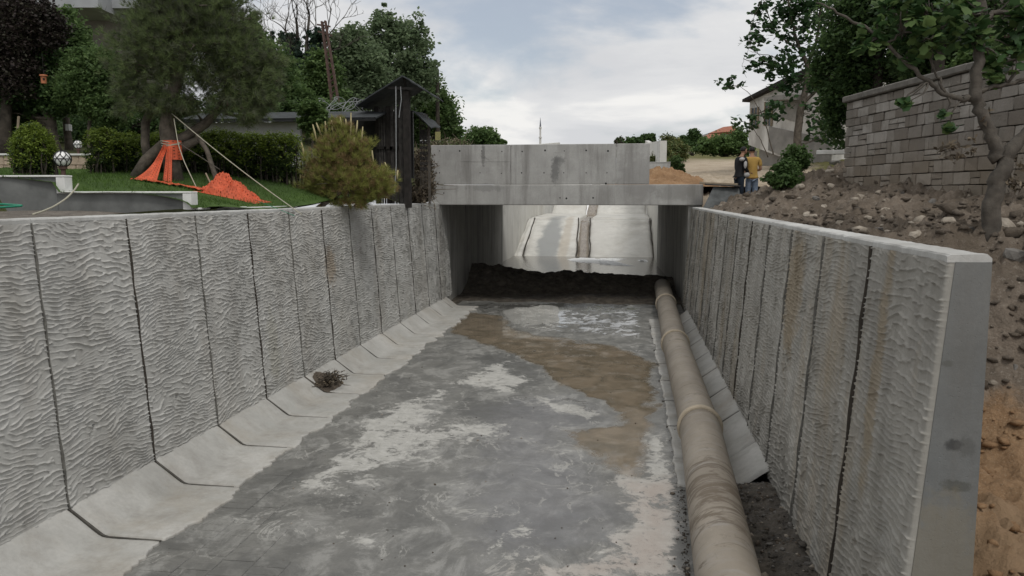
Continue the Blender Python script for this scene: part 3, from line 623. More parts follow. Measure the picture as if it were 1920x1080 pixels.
rs = np.random.RandomState(91); n1 = 700; y_ = rs.uniform(5, 13, n1) ** 1.0; x_ = np.array([AX(v)[0] for v in y_]) - .26 - np.abs(rs.normal(0, .05, n1)); n2 = 900; y2 = rs.uniform(5.5, 9.5, n2); x2 = rs.uniform(1.12, 1.72, n2); n3 = 500; y3 = rs.uniform(24.6, 29, n3); x3 = rs.uniform(-5.6, 1.6, n3)
def pitz(X, Y): return -.03 + .12 * sstep(9.62, 9.3, Y) * sstep(.86, 1.15, X) + .10 * sstep(1.2, 1.7, X) * sstep(9.6, 9, Y) + .16 * (fbm(X * 4, Y * 4, 3, 6, .62) - .45) * sstep(9.6, 9.2, Y)
pebbles('pipe_side_debris', np.r_[x_, x2], np.r_[y_, y2], np.r_[x_ * 0 + .003, pitz(x2, y2)], np.r_[np.exp(rs.normal(-5.0, .5, n1)), np.exp(rs.normal(-4.6, .6, n2))], [M_CLOD, M_GREYROCK, M_ROCK, M_MUD], [.3, .3, .1, .3], 5)
# ------------------------------------------------------------------ dark soil beside the pipe, mud dam, pool
def heap(name, x0, x1, y0, y1, nx, ny, fn, mat, kind='stuff', parent=None, smooth=True):
    X, Y = np.meshgrid(np.linspace(x0, x1, nx), np.linspace(y0, y1, ny), indexing='ij'); Z = fn(X, Y)
    o = mk(name, np.stack([X, Y, Z], -1).reshape(-1, 3), grid(nx, ny)[:, ::1], mat, parent, smooth=smooth)
    if kind and not parent: o['kind'] = kind
    return o
heap('dark_soil', .86, 1.78, 1.5, 9.62, 60, 420, lambda X, Y: -.03 + .12 * sstep(9.62, 9.3, Y) * sstep(.86, 1.15, X) + .10 * sstep(1.2, 1.7, X) * sstep(9.6, 9, Y) + .16 * (fbm(X * 4, Y * 4, 3, 6, .62) - .45) * sstep(9.6, 9.2, Y), M_MUD)
def damz(X, Y):
    c = 29.6 + .5 * (fbm(X * .5, Y * 0, 2) - .5); prof = np.exp(-((Y - c) / 1.25) ** 2) * (.60 - .08 * sstep(-3, 1.2, X) + .22 * sstep(-3.5, -5.6, X))
    prof = prof + .10 * np.exp(-((Y - 26.6) / .6) ** 2) * sstep(-2.5, -1.5, X) + .07 * (sstep(25.0, 26.2, Y))
    n_ = (fbm(X * 1.8, Y * 1.8, 4, 6, .6) - .5); return prof - .05 + n_ * (.10 + .45 * prof)
heap('mud_dam', -5.95, 1.95, 24.3, 33.5, 260, 240, damz, M_MUD)
pool = heap('pool_water', -6.1, 2.0, 29.5, 41.6, 2, 2, lambda X, Y: .30 + X * 0, M_WATER, 'structure')
# foam where the chute meets the pool, and floating patches
def patchpoly(name, pts, z, mat, seed, th=.02):
    n = len(pts); c = np.mean(pts, 0); rs = np.random.RandomState(seed); ring = []
    for i in range(n):
        a = np.array(pts[i]); b = np.array(pts[(i + 1) % n])
        for k in range(5): q = a + (b - a) * k / 5; ring.append(q + (rs.rand(2) - .5) * np.linalg.norm(b - a) * .22)
    m_ = len(ring); V = [(p[0], p[1], z) for p in ring] + [(c[0] + (p[0] - c[0]) * .6, c[1] + (p[1] - c[1]) * .6, z + th * (.5 + rs.rand())) for p in ring] + [(c[0], c[1], z + th)]
    Fc = [(i, (i + 1) % m_, m_ + (i + 1) % m_, m_ + i) for i in range(m_)] + [(m_ + i, m_ + (i + 1) % m_, 2 * m_) for i in range(m_)]; return V, Fc
g = MB()
for i, px in enumerate([[(1062, 487), (1085, 483), (1108, 484), (1135, 488), (1165, 494), (1190, 499), (1150, 497), (1110, 493), (1080, 491)], [(1195, 488), (1215, 489), (1213, 491)], [(1120, 485), (1175, 486), (1150, 489)]]):
    V, Fc = patchpoly('f', [onZ(u, v, .3)[:2] for u, v in px], .302, M_FOAM, i, .05); g.add(V, Fc)
tag(g.build('water_foam', M_FOAM), kind='stuff')

# ------------------------------------------------------------------ bridge (box culvert)
YB = 24.4
br = thing('culvert_bridge', (-2, YB, 3.17), 'grey concrete slab bridge with solid parapet spanning the channel', 'bridge')
MB().box((-1.92, 30.7, 3.48), (8.26, 12.6, .62), bev=.02).build('deck_slab', M_BR, br)
for a, b in ((-6.04, -3.552), (-3.544, -.37), (-.362, .63)):
    MB().box(((a + b) / 2, YB + .02 + .15, 4.4), (b - a, .3, 1.2), bev=.012).build('parapet_panel', M_BR, br)
g = MB().prism([(-5.75, YB + .12, -.3), (-6.1, YB + .12, -.3), (-6.1, YB + .12, 3.168), (-5.75, YB + .12, 3.168)], (0, 0, 0), (0, 12.5, 0)).build('side_wall', M_CUL, br)
MB().prism([(1.80, YB + .12, -.3), (1.80, YB + .12, 3.168), (2.2, YB + .12, 3.168), (2.2, YB + .12, -.3)], (0, 0, 0), (-.0, 1.5, 0)).build('side_wall', M_CUL, br)
V = [(1.80, 26.02, -.3), (2.2, 26.02, -.3), (2.2, 36.9, -.3), (1.36, 36.9, -.3)]; MB().add(V + [(p[0], p[1], 3.168) for p in V], [(0, 1, 2, 3), (7, 6, 5, 4), (0, 4, 5, 1), (1, 5, 6, 2), (2, 6, 7, 3), (3, 7, 4, 0)]).build('side_wall', M_CUL, br)
# tie holes left by the formwork
src = None
for (u, v, r) in [(824, 283, 1), (862, 283, 1.6), (903, 283, 1), (941, 284, 1.1), (979, 284, 1.4), (1022, 282, 1.8), (1058, 283, 1), (1099, 282, 1.5), (1140, 283, 1.8), (824, 324, 1.2), (900, 324, 1), (940, 325, 1), (978, 324, 1.3), (1020, 324, 1.2), (1057, 324, 1), (1099, 324, 1), (1138, 324, 1), (1136, 344, 1.8), (1062, 372, 1.8), (1050, 371, 1.2), (1112, 371, 1.6), (832, 362, 1.2)]:
    p = onY(u, v, YB + (.019 if v < 344 else -.001))
    if src is None:
        th_ = [i * math.pi / 4 for i in range(8)]; V = [(math.cos(a) * .016, .0, math.sin(a) * .018) for a in th_] + [(math.cos(a) * .010, -.0035, math.sin(a) * .012) for a in th_]
        src = mk('tie_hole', np.array(V) , [(i, (i + 1) % 8, 8 + (i + 1) % 8, 8 + i) for i in range(8)] + [tuple(range(8, 16))], M_BLACK, None); src.parent = br; o = src; q = org(br); src.location = (p[0] - q[0], p[1] - q[1], p[2] - q[2])
    else: o = inst(src, 'tie_hole', br, p)
    o.scale = (r, 1, r)
# thin formwork fin and crack lines
for (u0, v0, u1, v1, w_) in ((862, 303, 958, 303, .008), (900, 290, 918, 300, .012),):
    a, b = onY(u0, v0, YB + .018), onY(u1, v1, YB + .018); MB().bar(a, b, .006, w_, up=(0, 1, 0)).build('formwork_fin', M_CUL, br)
for u in (1120, 1172, 1193):
    a, b = onY(u, 275, YB + .018), onY(u, 344, YB + .018); MB().bar(a, b, .01, .01, up=(0, 1, 0)).build('formwork_fin', M_BR, br)

# ------------------------------------------------------------------ spillway chute beyond the bridge
ch = thing('spillway_chute', (-2.2, 41, 0), 'pale concrete spillway with a wet central groove, seen through the culvert', 'spillway')
XL, XR = -5.87, 1.40; YC0, YC1, ZC0, ZC1 = 41.0, 47.6, .05, 2.14
def slab(name, pts, mat, th=.4, nseg=(30, 20), seed=0, amp=.03):
    a, b, c, d = [np.array(p, float) for p in pts]; nu, nv = nseg; U, V = np.meshgrid(np.linspace(0, 1, nu), np.linspace(0, 1, nv), indexing='ij')
    W = (a[None, None] * ((1 - U) * (1 - V))[..., None] + b * (U * (1 - V))[..., None] + c * (U * V)[..., None] + d * ((1 - U) * V)[..., None])
    e = np.minimum(np.minimum(U, 1 - U) * np.linalg.norm(b - a), np.minimum(V, 1 - V) * np.linalg.norm(d - a))
    W[..., 2] += -.09 * (1 - sstep(0, .25, e)) + (fbm(W[..., 0] * 1.5, W[..., 1] * 1.5, seed) - .5) * amp
    W[..., 0] += (fbm(W[..., 1] * 2, W[..., 2] * 2, seed + 2) - .5) * .12 * (1 - sstep(0, .2, e))
    top = W.reshape(-1, 3); Fc = [tuple(f) for f in grid(nu, nv)]; n = len(top)
    rim = [i * nv for i in range(nu)] + [(nu - 1) * nv + j for j in range(1, nv)] + [i * nv + nv - 1 for i in range(nu - 2, -1, -1)] + [j for j in range(nv - 2, 0, -1)]
    low = [top[i] - [0, 0, th] for i in rim]; m_ = len(rim); Fc += [(rim[i], n + i, n + (i + 1) % m_, rim[(i + 1) % m_]) for i in range(m_)]
    return mk(name, np.concatenate([top, np.array(low)]), Fc, mat, ch, smooth=True)
G0, G1, G2, G3 = -2.58, -1.92, -2.85, -2.15
slab('slope_slab', [(XL + .45, YC0, ZC0), (G0, YC0, ZC0), (G2 + .1, YC1, ZC1), (XL + .35, YC1, ZC1)], M_CH, seed=1)
slab('slope_slab', [(G1, YC0, ZC0), (XR, YC0, ZC0), (XR - .1, YC1, ZC1), (G3 - .05, YC1, ZC1)], M_CH, seed=2)
slab('edge_slab', [(XL - .05, YC0, ZC0), (XL + .44, YC0, ZC0 + .02), (XL + .5, YC1, ZC1 + .05), (XL + .05, YC1, ZC1 + .05)], M_CH, seed=3, amp=.16)
slab('bench_slab', [(XL, YC1 + .01, ZC1), (G2, YC1 + .01, ZC1), (G2, 57, ZC1 + .05), (XL, 57, ZC1 + .05)], M_CH, seed=4)
slab('bench_slab', [(G3, YC1 + .01, ZC1), (XR, YC1 + .01, ZC1), (XR, 57, ZC1 + .05), (G3, 57, ZC1 + .05)], M_CH, seed=5)
slab('slope_slab', [(XL + .5, 57.02, ZC1), (G2 - .1, 57.02, ZC1), (G2 - .2, 70, 6.2), (XL + .5, 70, 6.2)], M_CH, seed=6)
slab('slope_slab', [(G3, 57.02, ZC1), (XR - .1, 57.02, ZC1), (XR - .1, 70, 6.2), (G3, 70, 6.2)], M_CH, seed=7)
g = slab('groove_bed', [(G0 - .05, YC0, ZC0 - .16), (G1 + .05, YC0, ZC0 - .16), (G3 + .05, YC1, ZC1 - .16), (G2 - .0, YC1, ZC1 - .16)], M_GRV, seed=8, amp=.1)
slab('groove_bed', [(G2, YC1 + .01, ZC1 - .16), (G3, YC1 + .01, ZC1 - .16), (G3, 57, ZC1 - .12), (G2, 57, ZC1 - .12)], M_GRV, seed=9, amp=.1)
slab('groove_bed', [(G2, 57.01, ZC1 - .14), (G3, 57.01, ZC1 - .14), (G3, 70, 6.05), (G2, 70, 6.05)], M_GRV, seed=10, amp=.1)
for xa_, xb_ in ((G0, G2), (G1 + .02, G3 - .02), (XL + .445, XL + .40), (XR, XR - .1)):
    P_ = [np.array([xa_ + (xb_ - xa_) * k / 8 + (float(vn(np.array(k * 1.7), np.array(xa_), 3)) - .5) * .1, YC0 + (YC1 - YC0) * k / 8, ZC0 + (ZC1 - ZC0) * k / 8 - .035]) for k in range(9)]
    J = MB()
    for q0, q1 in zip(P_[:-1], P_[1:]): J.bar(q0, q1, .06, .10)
    J.build('joint', M_MORT_SHADE, ch)
V = [(XL, 37.0, -.3), (XL, 70, -.3), (XL, 70, 8.0), (XL, 56, 7.0), (XL, 37.0, 5.6)]
MB().prism(V, (XL, 0, 0), (XL - .3, 0, 0)).build('side_wall', M_CH, ch)
V = [(XR, 37.0, -.3), (XR, 37.0, 5.9), (XR, 58, 7.15), (XR, 70, 8.1), (XR, 70, -.3)]
MB().prism(V, (XR, 0, 0), (XR + .3, 0, 0)).build('side_wall', M_CH, ch)
# ------------------------------------------------------------------ ground sheets
def sheet(name, xs, ys, hf, mat, skip=None, kind='structure', rough=0.):
    X, Y = np.meshgrid(xs, ys, indexing='ij'); Z = np.zeros_like(X)
    for i in range(0, X.shape[0], 20): Z[i:i + 20] = hf(X[i:i + 20], Y[i:i + 20])
    if rough: Z = Z + (fbm(X * 1.5, Y * 1.5, 6) - .5) * rough
    Fc = grid(len(xs), len(ys))
    if skip is not None:
        cx = (X[:-1, :-1] + X[1:, 1:]) / 2; cy = (Y[:-1, :-1] + Y[1:, 1:]) / 2; Fc = Fc[~skip(cx, cy).ravel()]
    o = mk(name, np.stack([X, Y, Z], -1).reshape(-1, 3), Fc, mat, smooth=True); o['kind'] = kind; return o
gx = np.geomspace(1, 900, 46) - 1
def wallside(x, y):  # on the channel side of the garden wall?
    def side(a, b): return (b[0] - a[0]) * (y - a[1]) - (b[1] - a[1]) * (x - a[0])
    return np.where(x < GB[0], side(GA, GB) < 0, side(GB, GC) < 0) & (x < GC[0] + .15) & (y < GC[1] + .1)
SL = np.concatenate([-6.04 - np.arange(0, 14, .28), -20 - gx * 1.0]); YL = np.concatenate([[-40, -15, -5], np.arange(0, 30, .33), 30 + (np.geomspace(1, 1400, 60) - 1)])
sheet('ground', SL[::-1], YL, lambda x, y: hL(x, y) - .03 - .5 * (wallside(x, y) & (y < 14)) , M_WILD)
sheet('gravel_strip', np.arange(-16, -5.9, .15), np.arange(0, 13, .15), lambda x, y: 3.21 + .05 * sstep(-6.1, -8.5, x) + (fbm(x * 2, y * 2, 5) - .5) * .05 - .02 + 0 * y, M_GRAV, skip=lambda x, y: (x > -6.03) | ~(wallside(x, y)))
# lawn patch
_o = np.array([.06, -.11, 0]); LP = [GA + _o, GB + _o, GC + _o * [.5, 1, 1], np.array([-6.0, 11.2, 0]),  np.array([-6.02, 12.0, 0]), np.array([-6.02, 17.5, 0]), np.array([-6.02, 21.5, 0]), at(700, 352, 20), at(560, 345, 17.2), at(170, 327, 17.0), at(-160, 318, 17.2)]
def inlawn(x, y): return segd(np.c_[x.ravel(), y.ravel()], [p[:2] for p in LP]).reshape(x.shape) > 0
sheet('lawn', np.arange(-20, -5.95, .10), np.arange(6, 22.5, .10), lambda x, y: hL(x, y) + .01 + (fbm(x * 3, y * 3, 2) - .5) * .02, M_LAWN, skip=lambda x, y: ~inlawn(x, y))
rs = np.random.RandomState(3); n = 90000; gxp = rs.uniform(-20, -6.1, n); gyp = rs.uniform(6, 20, n); k = inlawn(gxp, gyp); gxp, gyp = gxp[k], gyp[k]
k = fbm(gxp * 1.2, gyp * 1.2, 8) + rs.rand(len(gxp)) * .5 > .55; gxp, gyp = gxp[k], gyp[k]; gzp = hL(gxp, gyp) + .005
a = rs.rand(len(gxp)) * 6.28; hh = rs.uniform(.03, .075, len(gxp)); wd = .006; ln = rs.normal(0, .022, (len(gxp), 2))
V = np.stack([np.c_[gxp - np.cos(a) * wd, gyp - np.sin(a) * wd, gzp], np.c_[gxp + np.cos(a) * wd, gyp + np.sin(a) * wd, gzp], np.c_[gxp + ln[:, 0], gyp + ln[:, 1], gzp + hh]], 1).reshape(-1, 3)
o = mk('lawn_grass', V, np.arange(len(V)).reshape(-1, 3), L_GRASS, mi=rs.randint(0, 2, len(gxp))); tag(o, kind='stuff')
# right side
XR_ = np.concatenate([2.135 + np.arange(0, 8, .06), 10.2 + (np.geomspace(1, 900, 50) - 1)]); YR = np.concatenate([[-30, -10], np.arange(0, 22, .07), 22.1 + np.arange(0, 25, .4), 47.5 + (np.geomspace(1, 1400, 50) - 1)])
def hbank(x, y):
    nr = sstep(60, 25, y) * sstep(0, .25, x - 2.13) * (.25 + .75 * sstep(16, 9, x)); return hR(x, y) + nr * (.42 * (fbm(x * 1.1, y * 1.1, 5, 7, .6) - .5) * sstep(30, 22, y) + .50 * (np.abs(fbm(x * 2.8, y * 2.8, 8, 5, .62) - .5) * 1.6 - .12) * sstep(50, 24, y)) - .02
XN = XR_[XR_ < 10.15]; XF = np.r_[XN[-1], XR_[XR_ > 10.15]]
t = NT('right_ground'); 
def soilc(t, c1, c2, c3, s):
    c = t.mix(t.ramp(t.noise(s, 7, .7), [(.32, 0.), (.68, 1.)]), c1, c2); return t.mix(t.ramp(t.noise(s * 7, 5, .7), [(.55, 0.), (.72, .8)]), c, c3)
q = t.xyz(); brn = soilc(t, (.125, .102, .08), (.235, .193, .153), (.35, .31, .26), 2.6); brn = t.mix(t.math('MULTIPLY', t.ramp(t.noise(.9, 6, .65), [(.45, 0.), (.62, 1.)]), .6), brn, (.095, .075, .055))
road = soilc(t, (.36, .29, .21), (.50, .425, .33), (.27, .21, .15), 1.0); wild = soilc(t, (.09, .095, .035), (.17, .155, .06), (.22, .19, .10), .9)
orng = soilc(t, (.22, .135, .075), (.36, .235, .135), (.46, .36, .25), 7)
wob = t.math('MULTIPLY', t.math('SUBTRACT', t.noise(.7, 6, .65), .5), 6.)
fy = t.sm(t.math('ADD', q[1], wob), 23.5, 26.5); col = t.mix(fy, brn, road)
# track centre line x = 3.1 + .085*(y-26); its verges are grass
dx = t.math('ABSOLUTE', t.math('SUBTRACT', q[0], t.math('ADD', 3.4, t.math('MULTIPLY', t.math('SUBTRACT', q[1], 26.), .115))))
verge = t.math('MULTIPLY', t.sm(t.math('ADD', t.math('SUBTRACT', dx, t.math('MULTIPLY', t.math('SUBTRACT', q[1], 26.), .045)), t.math('MULTIPLY', wob, .3)), 2.2, 3.2), t.sm(q[1], 27.5, 30.5))
col = t.mix(verge, col, wild); col = t.mix(t.sm(t.math('ADD', q[1], wob), 50, 60), col, wild)
low = t.sm(t.math('ADD', q[2], t.math('MULTIPLY', t.math('SUBTRACT', t.noise(2, 6, .65), .5), .9)), 1.45, 1.15); col = t.mix(t.math('MULTIPLY', low, t.sm(q[1], 13., 11.)), col, orng)
cl = t.math('MULTIPLY', t.sm(q[2], 1.05, .9), t.sm(t.math('ADD', q[1], t.math('MULTIPLY', wob, .1)), 7.4, 7.0)); col = t.mix(cl, col, (.30, .205, .125))
M_RG = t.out(col, .95, .15, t.bump(t.math('ADD', t.noise(24, 8, .75), t.noise(6, 5, .6)), .9, .035))
sheet('right_bank', XN, YR[YR < 120], hbank, M_RG); sheet('ground', XF, YR, hbank, M_RG)
sheet('ground', XN[::8], YR[YR > 118], hbank, M_RG)
sheet('ground', np.linspace(-6.1, 2.2, 4), 69.9 + (np.geomspace(1, 1400, 30) - 1), lambda x, y: far_h(x, y), M_WILD)
# ------------------------------------------------------------------ foliage builders
def leaves(P, size, rs, up=.8, aspect=.55, jit=.35, fold=.25):
    n = len(P); nrm = rs.normal(size=(n, 3)); nrm[:, 2] = np.abs(nrm[:, 2]) + up; nrm /= np.linalg.norm(nrm, axis=1)[:, None]
    a = rs.normal(size=(n, 3)); a -= nrm * (a * nrm).sum(1)[:, None]; a /= np.linalg.norm(a, axis=1)[:, None]; b = np.cross(nrm, a)
    s = (size * (1 + rs.uniform(-jit, jit, n)))[:, None]
    V = np.stack([P - a * s * .5, P + b * s * aspect * .5 + nrm * s * fold * .3, P + a * s * .5, P - b * s * aspect * .5 + nrm * s * fold * .3], 1)
    return V.reshape(-1, 3), np.arange(n * 4).reshape(-1, 4)
def lobed(P, size, rs, up=.7):                                # big three-lobed leaf, 6 triangles
    n = len(P); nrm = rs.normal(size=(n, 3)) * .8; nrm[:, 2] = np.abs(nrm[:, 2]) + up; nrm /= np.linalg.norm(nrm, axis=1)[:, None]
    a = rs.normal(size=(n, 3)); a[:, 2] -= .4; a -= nrm * (a * nrm).sum(1)[:, None]; a /= np.linalg.norm(a, axis=1)[:, None]; b = np.cross(nrm, a)
    s = (size * (1 + rs.uniform(-.35, .3, n)))[:, None, None]
    out = [(-.45, 0, 0), (-.2, .42, -.06), (.05, .30, 0), (.32, .36, -.08), (.62, 0, -.06), (.32, -.36, -.08), (.05, -.30, 0), (-.2, -.42, -.06)]
    o = np.array(out); V = P[:, None] + (a[:, None] * o[None, :, :1] + b[:, None] * o[None, :, 1:2] + nrm[:, None] * o[None, :, 2:]) * s
    return V.reshape(-1, 3), np.arange(n * 8).reshape(-1, 8)
def needles(P, D, L, w, k, rs, spread=.9):                    # k needles at each P fanning round direction D
    n = len(P); P = np.repeat(P, k, 0); D = np.repeat(D, k, 0) + rs.normal(size=(n * k, 3)) * spread * .6; D /= np.linalg.norm(D, axis=1)[:, None]
    s = rs.normal(size=D.shape); s = np.cross(D, s); s /= np.linalg.norm(s, axis=1)[:, None] + 1e-9; l = (L * rs.uniform(.6, 1.15, n * k))[:, None]
    st = P + D * l * .05; V = np.stack([st - s * w, st + s * w, st + D * l], 1); return V.reshape(-1, 3), np.arange(n * k * 3).reshape(-1, 3)
def blobpts(blobs, n, rs, shell=.55, clump=.16, per=38, ragged=.35):
    """points gathered in clumps inside a set of ellipsoids (centre, radii)"""
    vol = np.array([np.prod(r) ** (2 / 3) for c, r in blobs]); vol = vol / vol.sum(); P = []; CL = []
    for (c, r), f in zip(blobs, vol):
        m_ = max(3, int(n * f / per)); d = rs.normal(size=(m_, 3)); d /= np.linalg.norm(d, axis=1)[:, None]
        rad = (shell + (1 - shell) * rs.rand(m_)) ** .8; rad *= 1 + ragged * (rs.rand(m_) - .5)
        cc = np.array(c) + d * rad[:, None] * np.array(r); CL.append(cc)
        sg = clump * np.mean(r) * (0.6 + rs.rand(m_) * .8); q = np.repeat(cc, per, 0) + rs.normal(size=(m_ * per, 3)) * np.repeat(sg, per)[:, None] * [1, 1, .75]; P.append(q)
    return np.concatenate(P), np.concatenate(CL)
def limb(g, a, b, r0, r1, rs, sag=.12, n=6, sides=6):
    a = np.array(a, float); b = np.array(b, float); L = np.linalg.norm(b - a); t = np.linspace(0, 1, n)[:, None]; k = rs.normal(size=3) * sag * L
    P = a + (b - a) * t + np.sin(t * math.pi) * k * .5; P[1:-1] += rs.normal(size=(n - 2, 3)) * L * .025; g.tube(P, np.linspace(r0, r1, n), sides); return P
def blob(u, v, D, ru, rv, rd=None):
    return (at(u, v, D), (ru * D / FPX, (rd * D / FPX if rd else ru * D / FPX * .85), rv * D / FPX))
def tree(name, label, cat, trunk, blobs, n, size, mats, bark, wts=(.6, .4), group=None, shell=.45, clump=.17, per=38, seed=1, limbs=14, kind='leaf', up=.5, twig=1., aspect=.6, ragged=.35):
    rs = np.random.RandomState(seed); base = np.array(trunk[0][0]); root = thing(name, base, label, cat, group); g = MB()
    TP = np.array([p for p, r in trunk]); TR = np.array([r for p, r in trunk]); t_ = np.linspace(0, len(TP) - 1, len(TP) * 3)
    PP = np.stack([np.interp(t_, range(len(TP)), TP[:, i]) for i in range(3)], 1); PR = np.interp(t_, range(len(TP)), TR); PR[0] *= 1.25; PP[0][2] -= .25
    g.tube(PP, PR, 9)
    P, CL = blobpts(blobs, n, rs, shell, clump, per, ragged)
    sel = CL[rs.permutation(len(CL))[:limbs * 4]]
    for i, c in enumerate(sel[:limbs]):
        lo = len(PP) // 3; d = np.linalg.norm(PP[lo:] - c, axis=1) + 1.2 * np.maximum(PP[lo:, 2] - c[2], 0); j = lo + int(np.argmin(d))
        Q = limb(g, PP[j], c, min(PR[j] * .6, .09) * twig, .012 * twig, rs, sides=5)
        for e in range(3):
            k = rs.randint(len(sel)); c2 = sel[(i * 3 + e) % len(sel)]
            if np.linalg.norm(c2 - Q[3]) < np.linalg.norm(c - PP[j]) * .9: limb(g, Q[2 + e % 3], c2, .03 * twig, .008 * twig, rs, sides=4, n=5)
    g.build('trunk', bark, root, smooth=True)
    if kind == 'leaf': V, Fc = leaves(P, size, rs, up, aspect)
    elif kind == 'lobed': V, Fc = lobed(P, size, rs, up)
    mi = (rs.rand(len(Fc)) > wts[0]).astype(int); cr = mk('crown', V, Fc, mats, root, mi=mi); return root
def tk(*pts): return [(at(u, v, D), r) for u, v, D, r in pts]
def ground_at(u, D, v0=330):
    """point on the ground in the direction of column u at distance D"""
    lo, hi = 0., 900.
    for i in range(40):
        mid = (lo + hi) / 2; p = at(u, mid, D)
        if p[2] > gz(p): lo = mid
        else: hi = mid
    return at(u, (lo + hi) / 2, D)

# ------------------------------------------------------------------ left side: far trees first
Gt = 'broadleaf trees standing behind the shed roof'
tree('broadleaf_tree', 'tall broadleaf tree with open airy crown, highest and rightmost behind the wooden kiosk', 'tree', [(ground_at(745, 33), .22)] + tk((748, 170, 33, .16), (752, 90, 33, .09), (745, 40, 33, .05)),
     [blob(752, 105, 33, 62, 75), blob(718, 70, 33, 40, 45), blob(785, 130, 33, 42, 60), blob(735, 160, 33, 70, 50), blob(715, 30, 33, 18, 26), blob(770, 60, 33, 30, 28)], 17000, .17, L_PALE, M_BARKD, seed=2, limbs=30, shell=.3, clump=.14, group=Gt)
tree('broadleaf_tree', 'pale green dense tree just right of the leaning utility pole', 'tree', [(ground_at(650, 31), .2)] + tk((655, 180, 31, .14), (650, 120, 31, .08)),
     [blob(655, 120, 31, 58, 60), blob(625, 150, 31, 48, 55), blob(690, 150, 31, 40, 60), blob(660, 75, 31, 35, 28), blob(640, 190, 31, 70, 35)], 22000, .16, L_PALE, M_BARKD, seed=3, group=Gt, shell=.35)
tree('broadleaf_tree', 'bright green bushy tree between the ivy clad dead tree and the utility pole', 'tree', [(ground_at(600, 29), .15)] + tk((598, 190, 29, .1), (600, 150, 29, .06)),
     [blob(600, 140, 29, 36, 42), blob(585, 175, 29, 40, 32), blob(620, 180, 29, 30, 34)], 15000, .14, L_LIGHT, M_BARKD, seed=4, group=Gt)
tree('broadleaf_tree', 'dark green tree behind the kiosk reaching down to the bridge parapet', 'tree', [(ground_at(815, 36), .2)] + tk((815, 200, 36, .12), (818, 170, 36, .06)),
     [blob(812, 205, 36, 38, 52), blob(790, 170, 36, 30, 36), blob(838, 225, 36, 24, 38), blob(850, 250, 36, 22, 24), blob(780, 235, 36, 34, 40)], 18000, .16, L_MID, M_BARKD, seed=5, group=Gt, shell=.35)
tree('broadleaf_tree', 'rounded distant tree just above the left end of the bridge parapet', 'tree', [(ground_at(905, 75), .25)] + tk((903, 262, 75, .16)),
     [blob(905, 258, 75, 30, 17), blob(885, 264, 75, 20, 12), blob(930, 266, 75, 16, 8)], 9000, .3, L_MID, M_BARKD, seed=6, limbs=8)
tree('broadleaf_tree', 'low dark tree filling the gap between the big pine and the dead tree', 'tree', [(ground_at(520, 27), .2)] + tk((515, 200, 27, .12), (510, 140, 27, .07)),
     [blob(510, 150, 27, 50, 60), blob(480, 120, 27, 40, 60), blob(545, 200, 27, 45, 40), blob(470, 70, 27, 28, 42), blob(600, 215, 27, 60, 24)], 26000, .14, L_MID, M_BARKD, seed=7)
# ivy clad dead tree
rs = np.random.RandomState(4); base = ground_at(562, 30); root = thing('dead_tree', base, 'bare dead tree with ivy covered forks rising against the sky left of the utility pole', 'tree'); g = MB()
def dead(p, d, L, r, dep):
    n_ = 5; P = [p]; dd = d.copy()
    for i in range(n_): dd = dd + rs.normal(size=3) * .16 + np.array([0, 0, .05]); dd /= np.linalg.norm(dd); P.append(P[-1] + dd * L / n_)
    g.tube(P, np.linspace(r, r * .45, n_ + 1), 5 if r > .02 else 4)
    if dep:
        for k in range(3 if dep > 1 else 2):
            j = rs.randint(2, n_ + 1); nd = dd + rs.normal(size=3) * .55; nd[2] = abs(nd[2]) * .8 + .25; nd /= np.linalg.norm(nd); dead(P[j], nd, L * rs.uniform(.6, .85), max(r * .5, .008), dep - 1)
TPd = [base, at(565, 200, 30), at(570, 150, 30)]; g.tube(TPd, [.28, .22, .18], 8)
tips = []
for u1, v1, u2, v2 in ((548, 110, 536, 60), (560, 90, 556, 40), (585, 100, 592, 60), (575, 80, 580, 30), (595, 110, 612, 70), (545, 130, 520, 90)):
    a = TPd[2]; b = at(u1, v1, 30 + rs.normal() * .6); c = at(u2, v2, 30 + rs.normal()); g.tube([a, (a + b) / 2 + rs.normal(size=3) * .1, b, c], [.14, .10, .07, .045], 6); d = c - b; d /= np.linalg.norm(d)
    for k in range(3): q = d + rs.normal(size=3) * .35; q /= np.linalg.norm(q); dead(c if k else b, q, rs.uniform(.7, 1.1), .028, 3)
g.build('trunk', M_BARKP, root, smooth=True)
P, _ = blobpts([blob(540, 75, 30, 20, 16), blob(548, 110, 30, 20, 30), blob(556, 140, 30, 26, 34), blob(592, 68, 30, 22, 12), blob(590, 100, 30, 15, 34), blob(585, 135, 30, 16, 30), blob(565, 180, 30, 36, 30), blob(570, 215, 30, 40, 22), blob(512, 75, 30, 6, 16)], 20000, rs, .3, .16)
V, Fc = leaves(P, .12, rs, .1, .8); mk('ivy', V, Fc, L_IVY, root, mi=rs.randint(0, 2, len(Fc)))
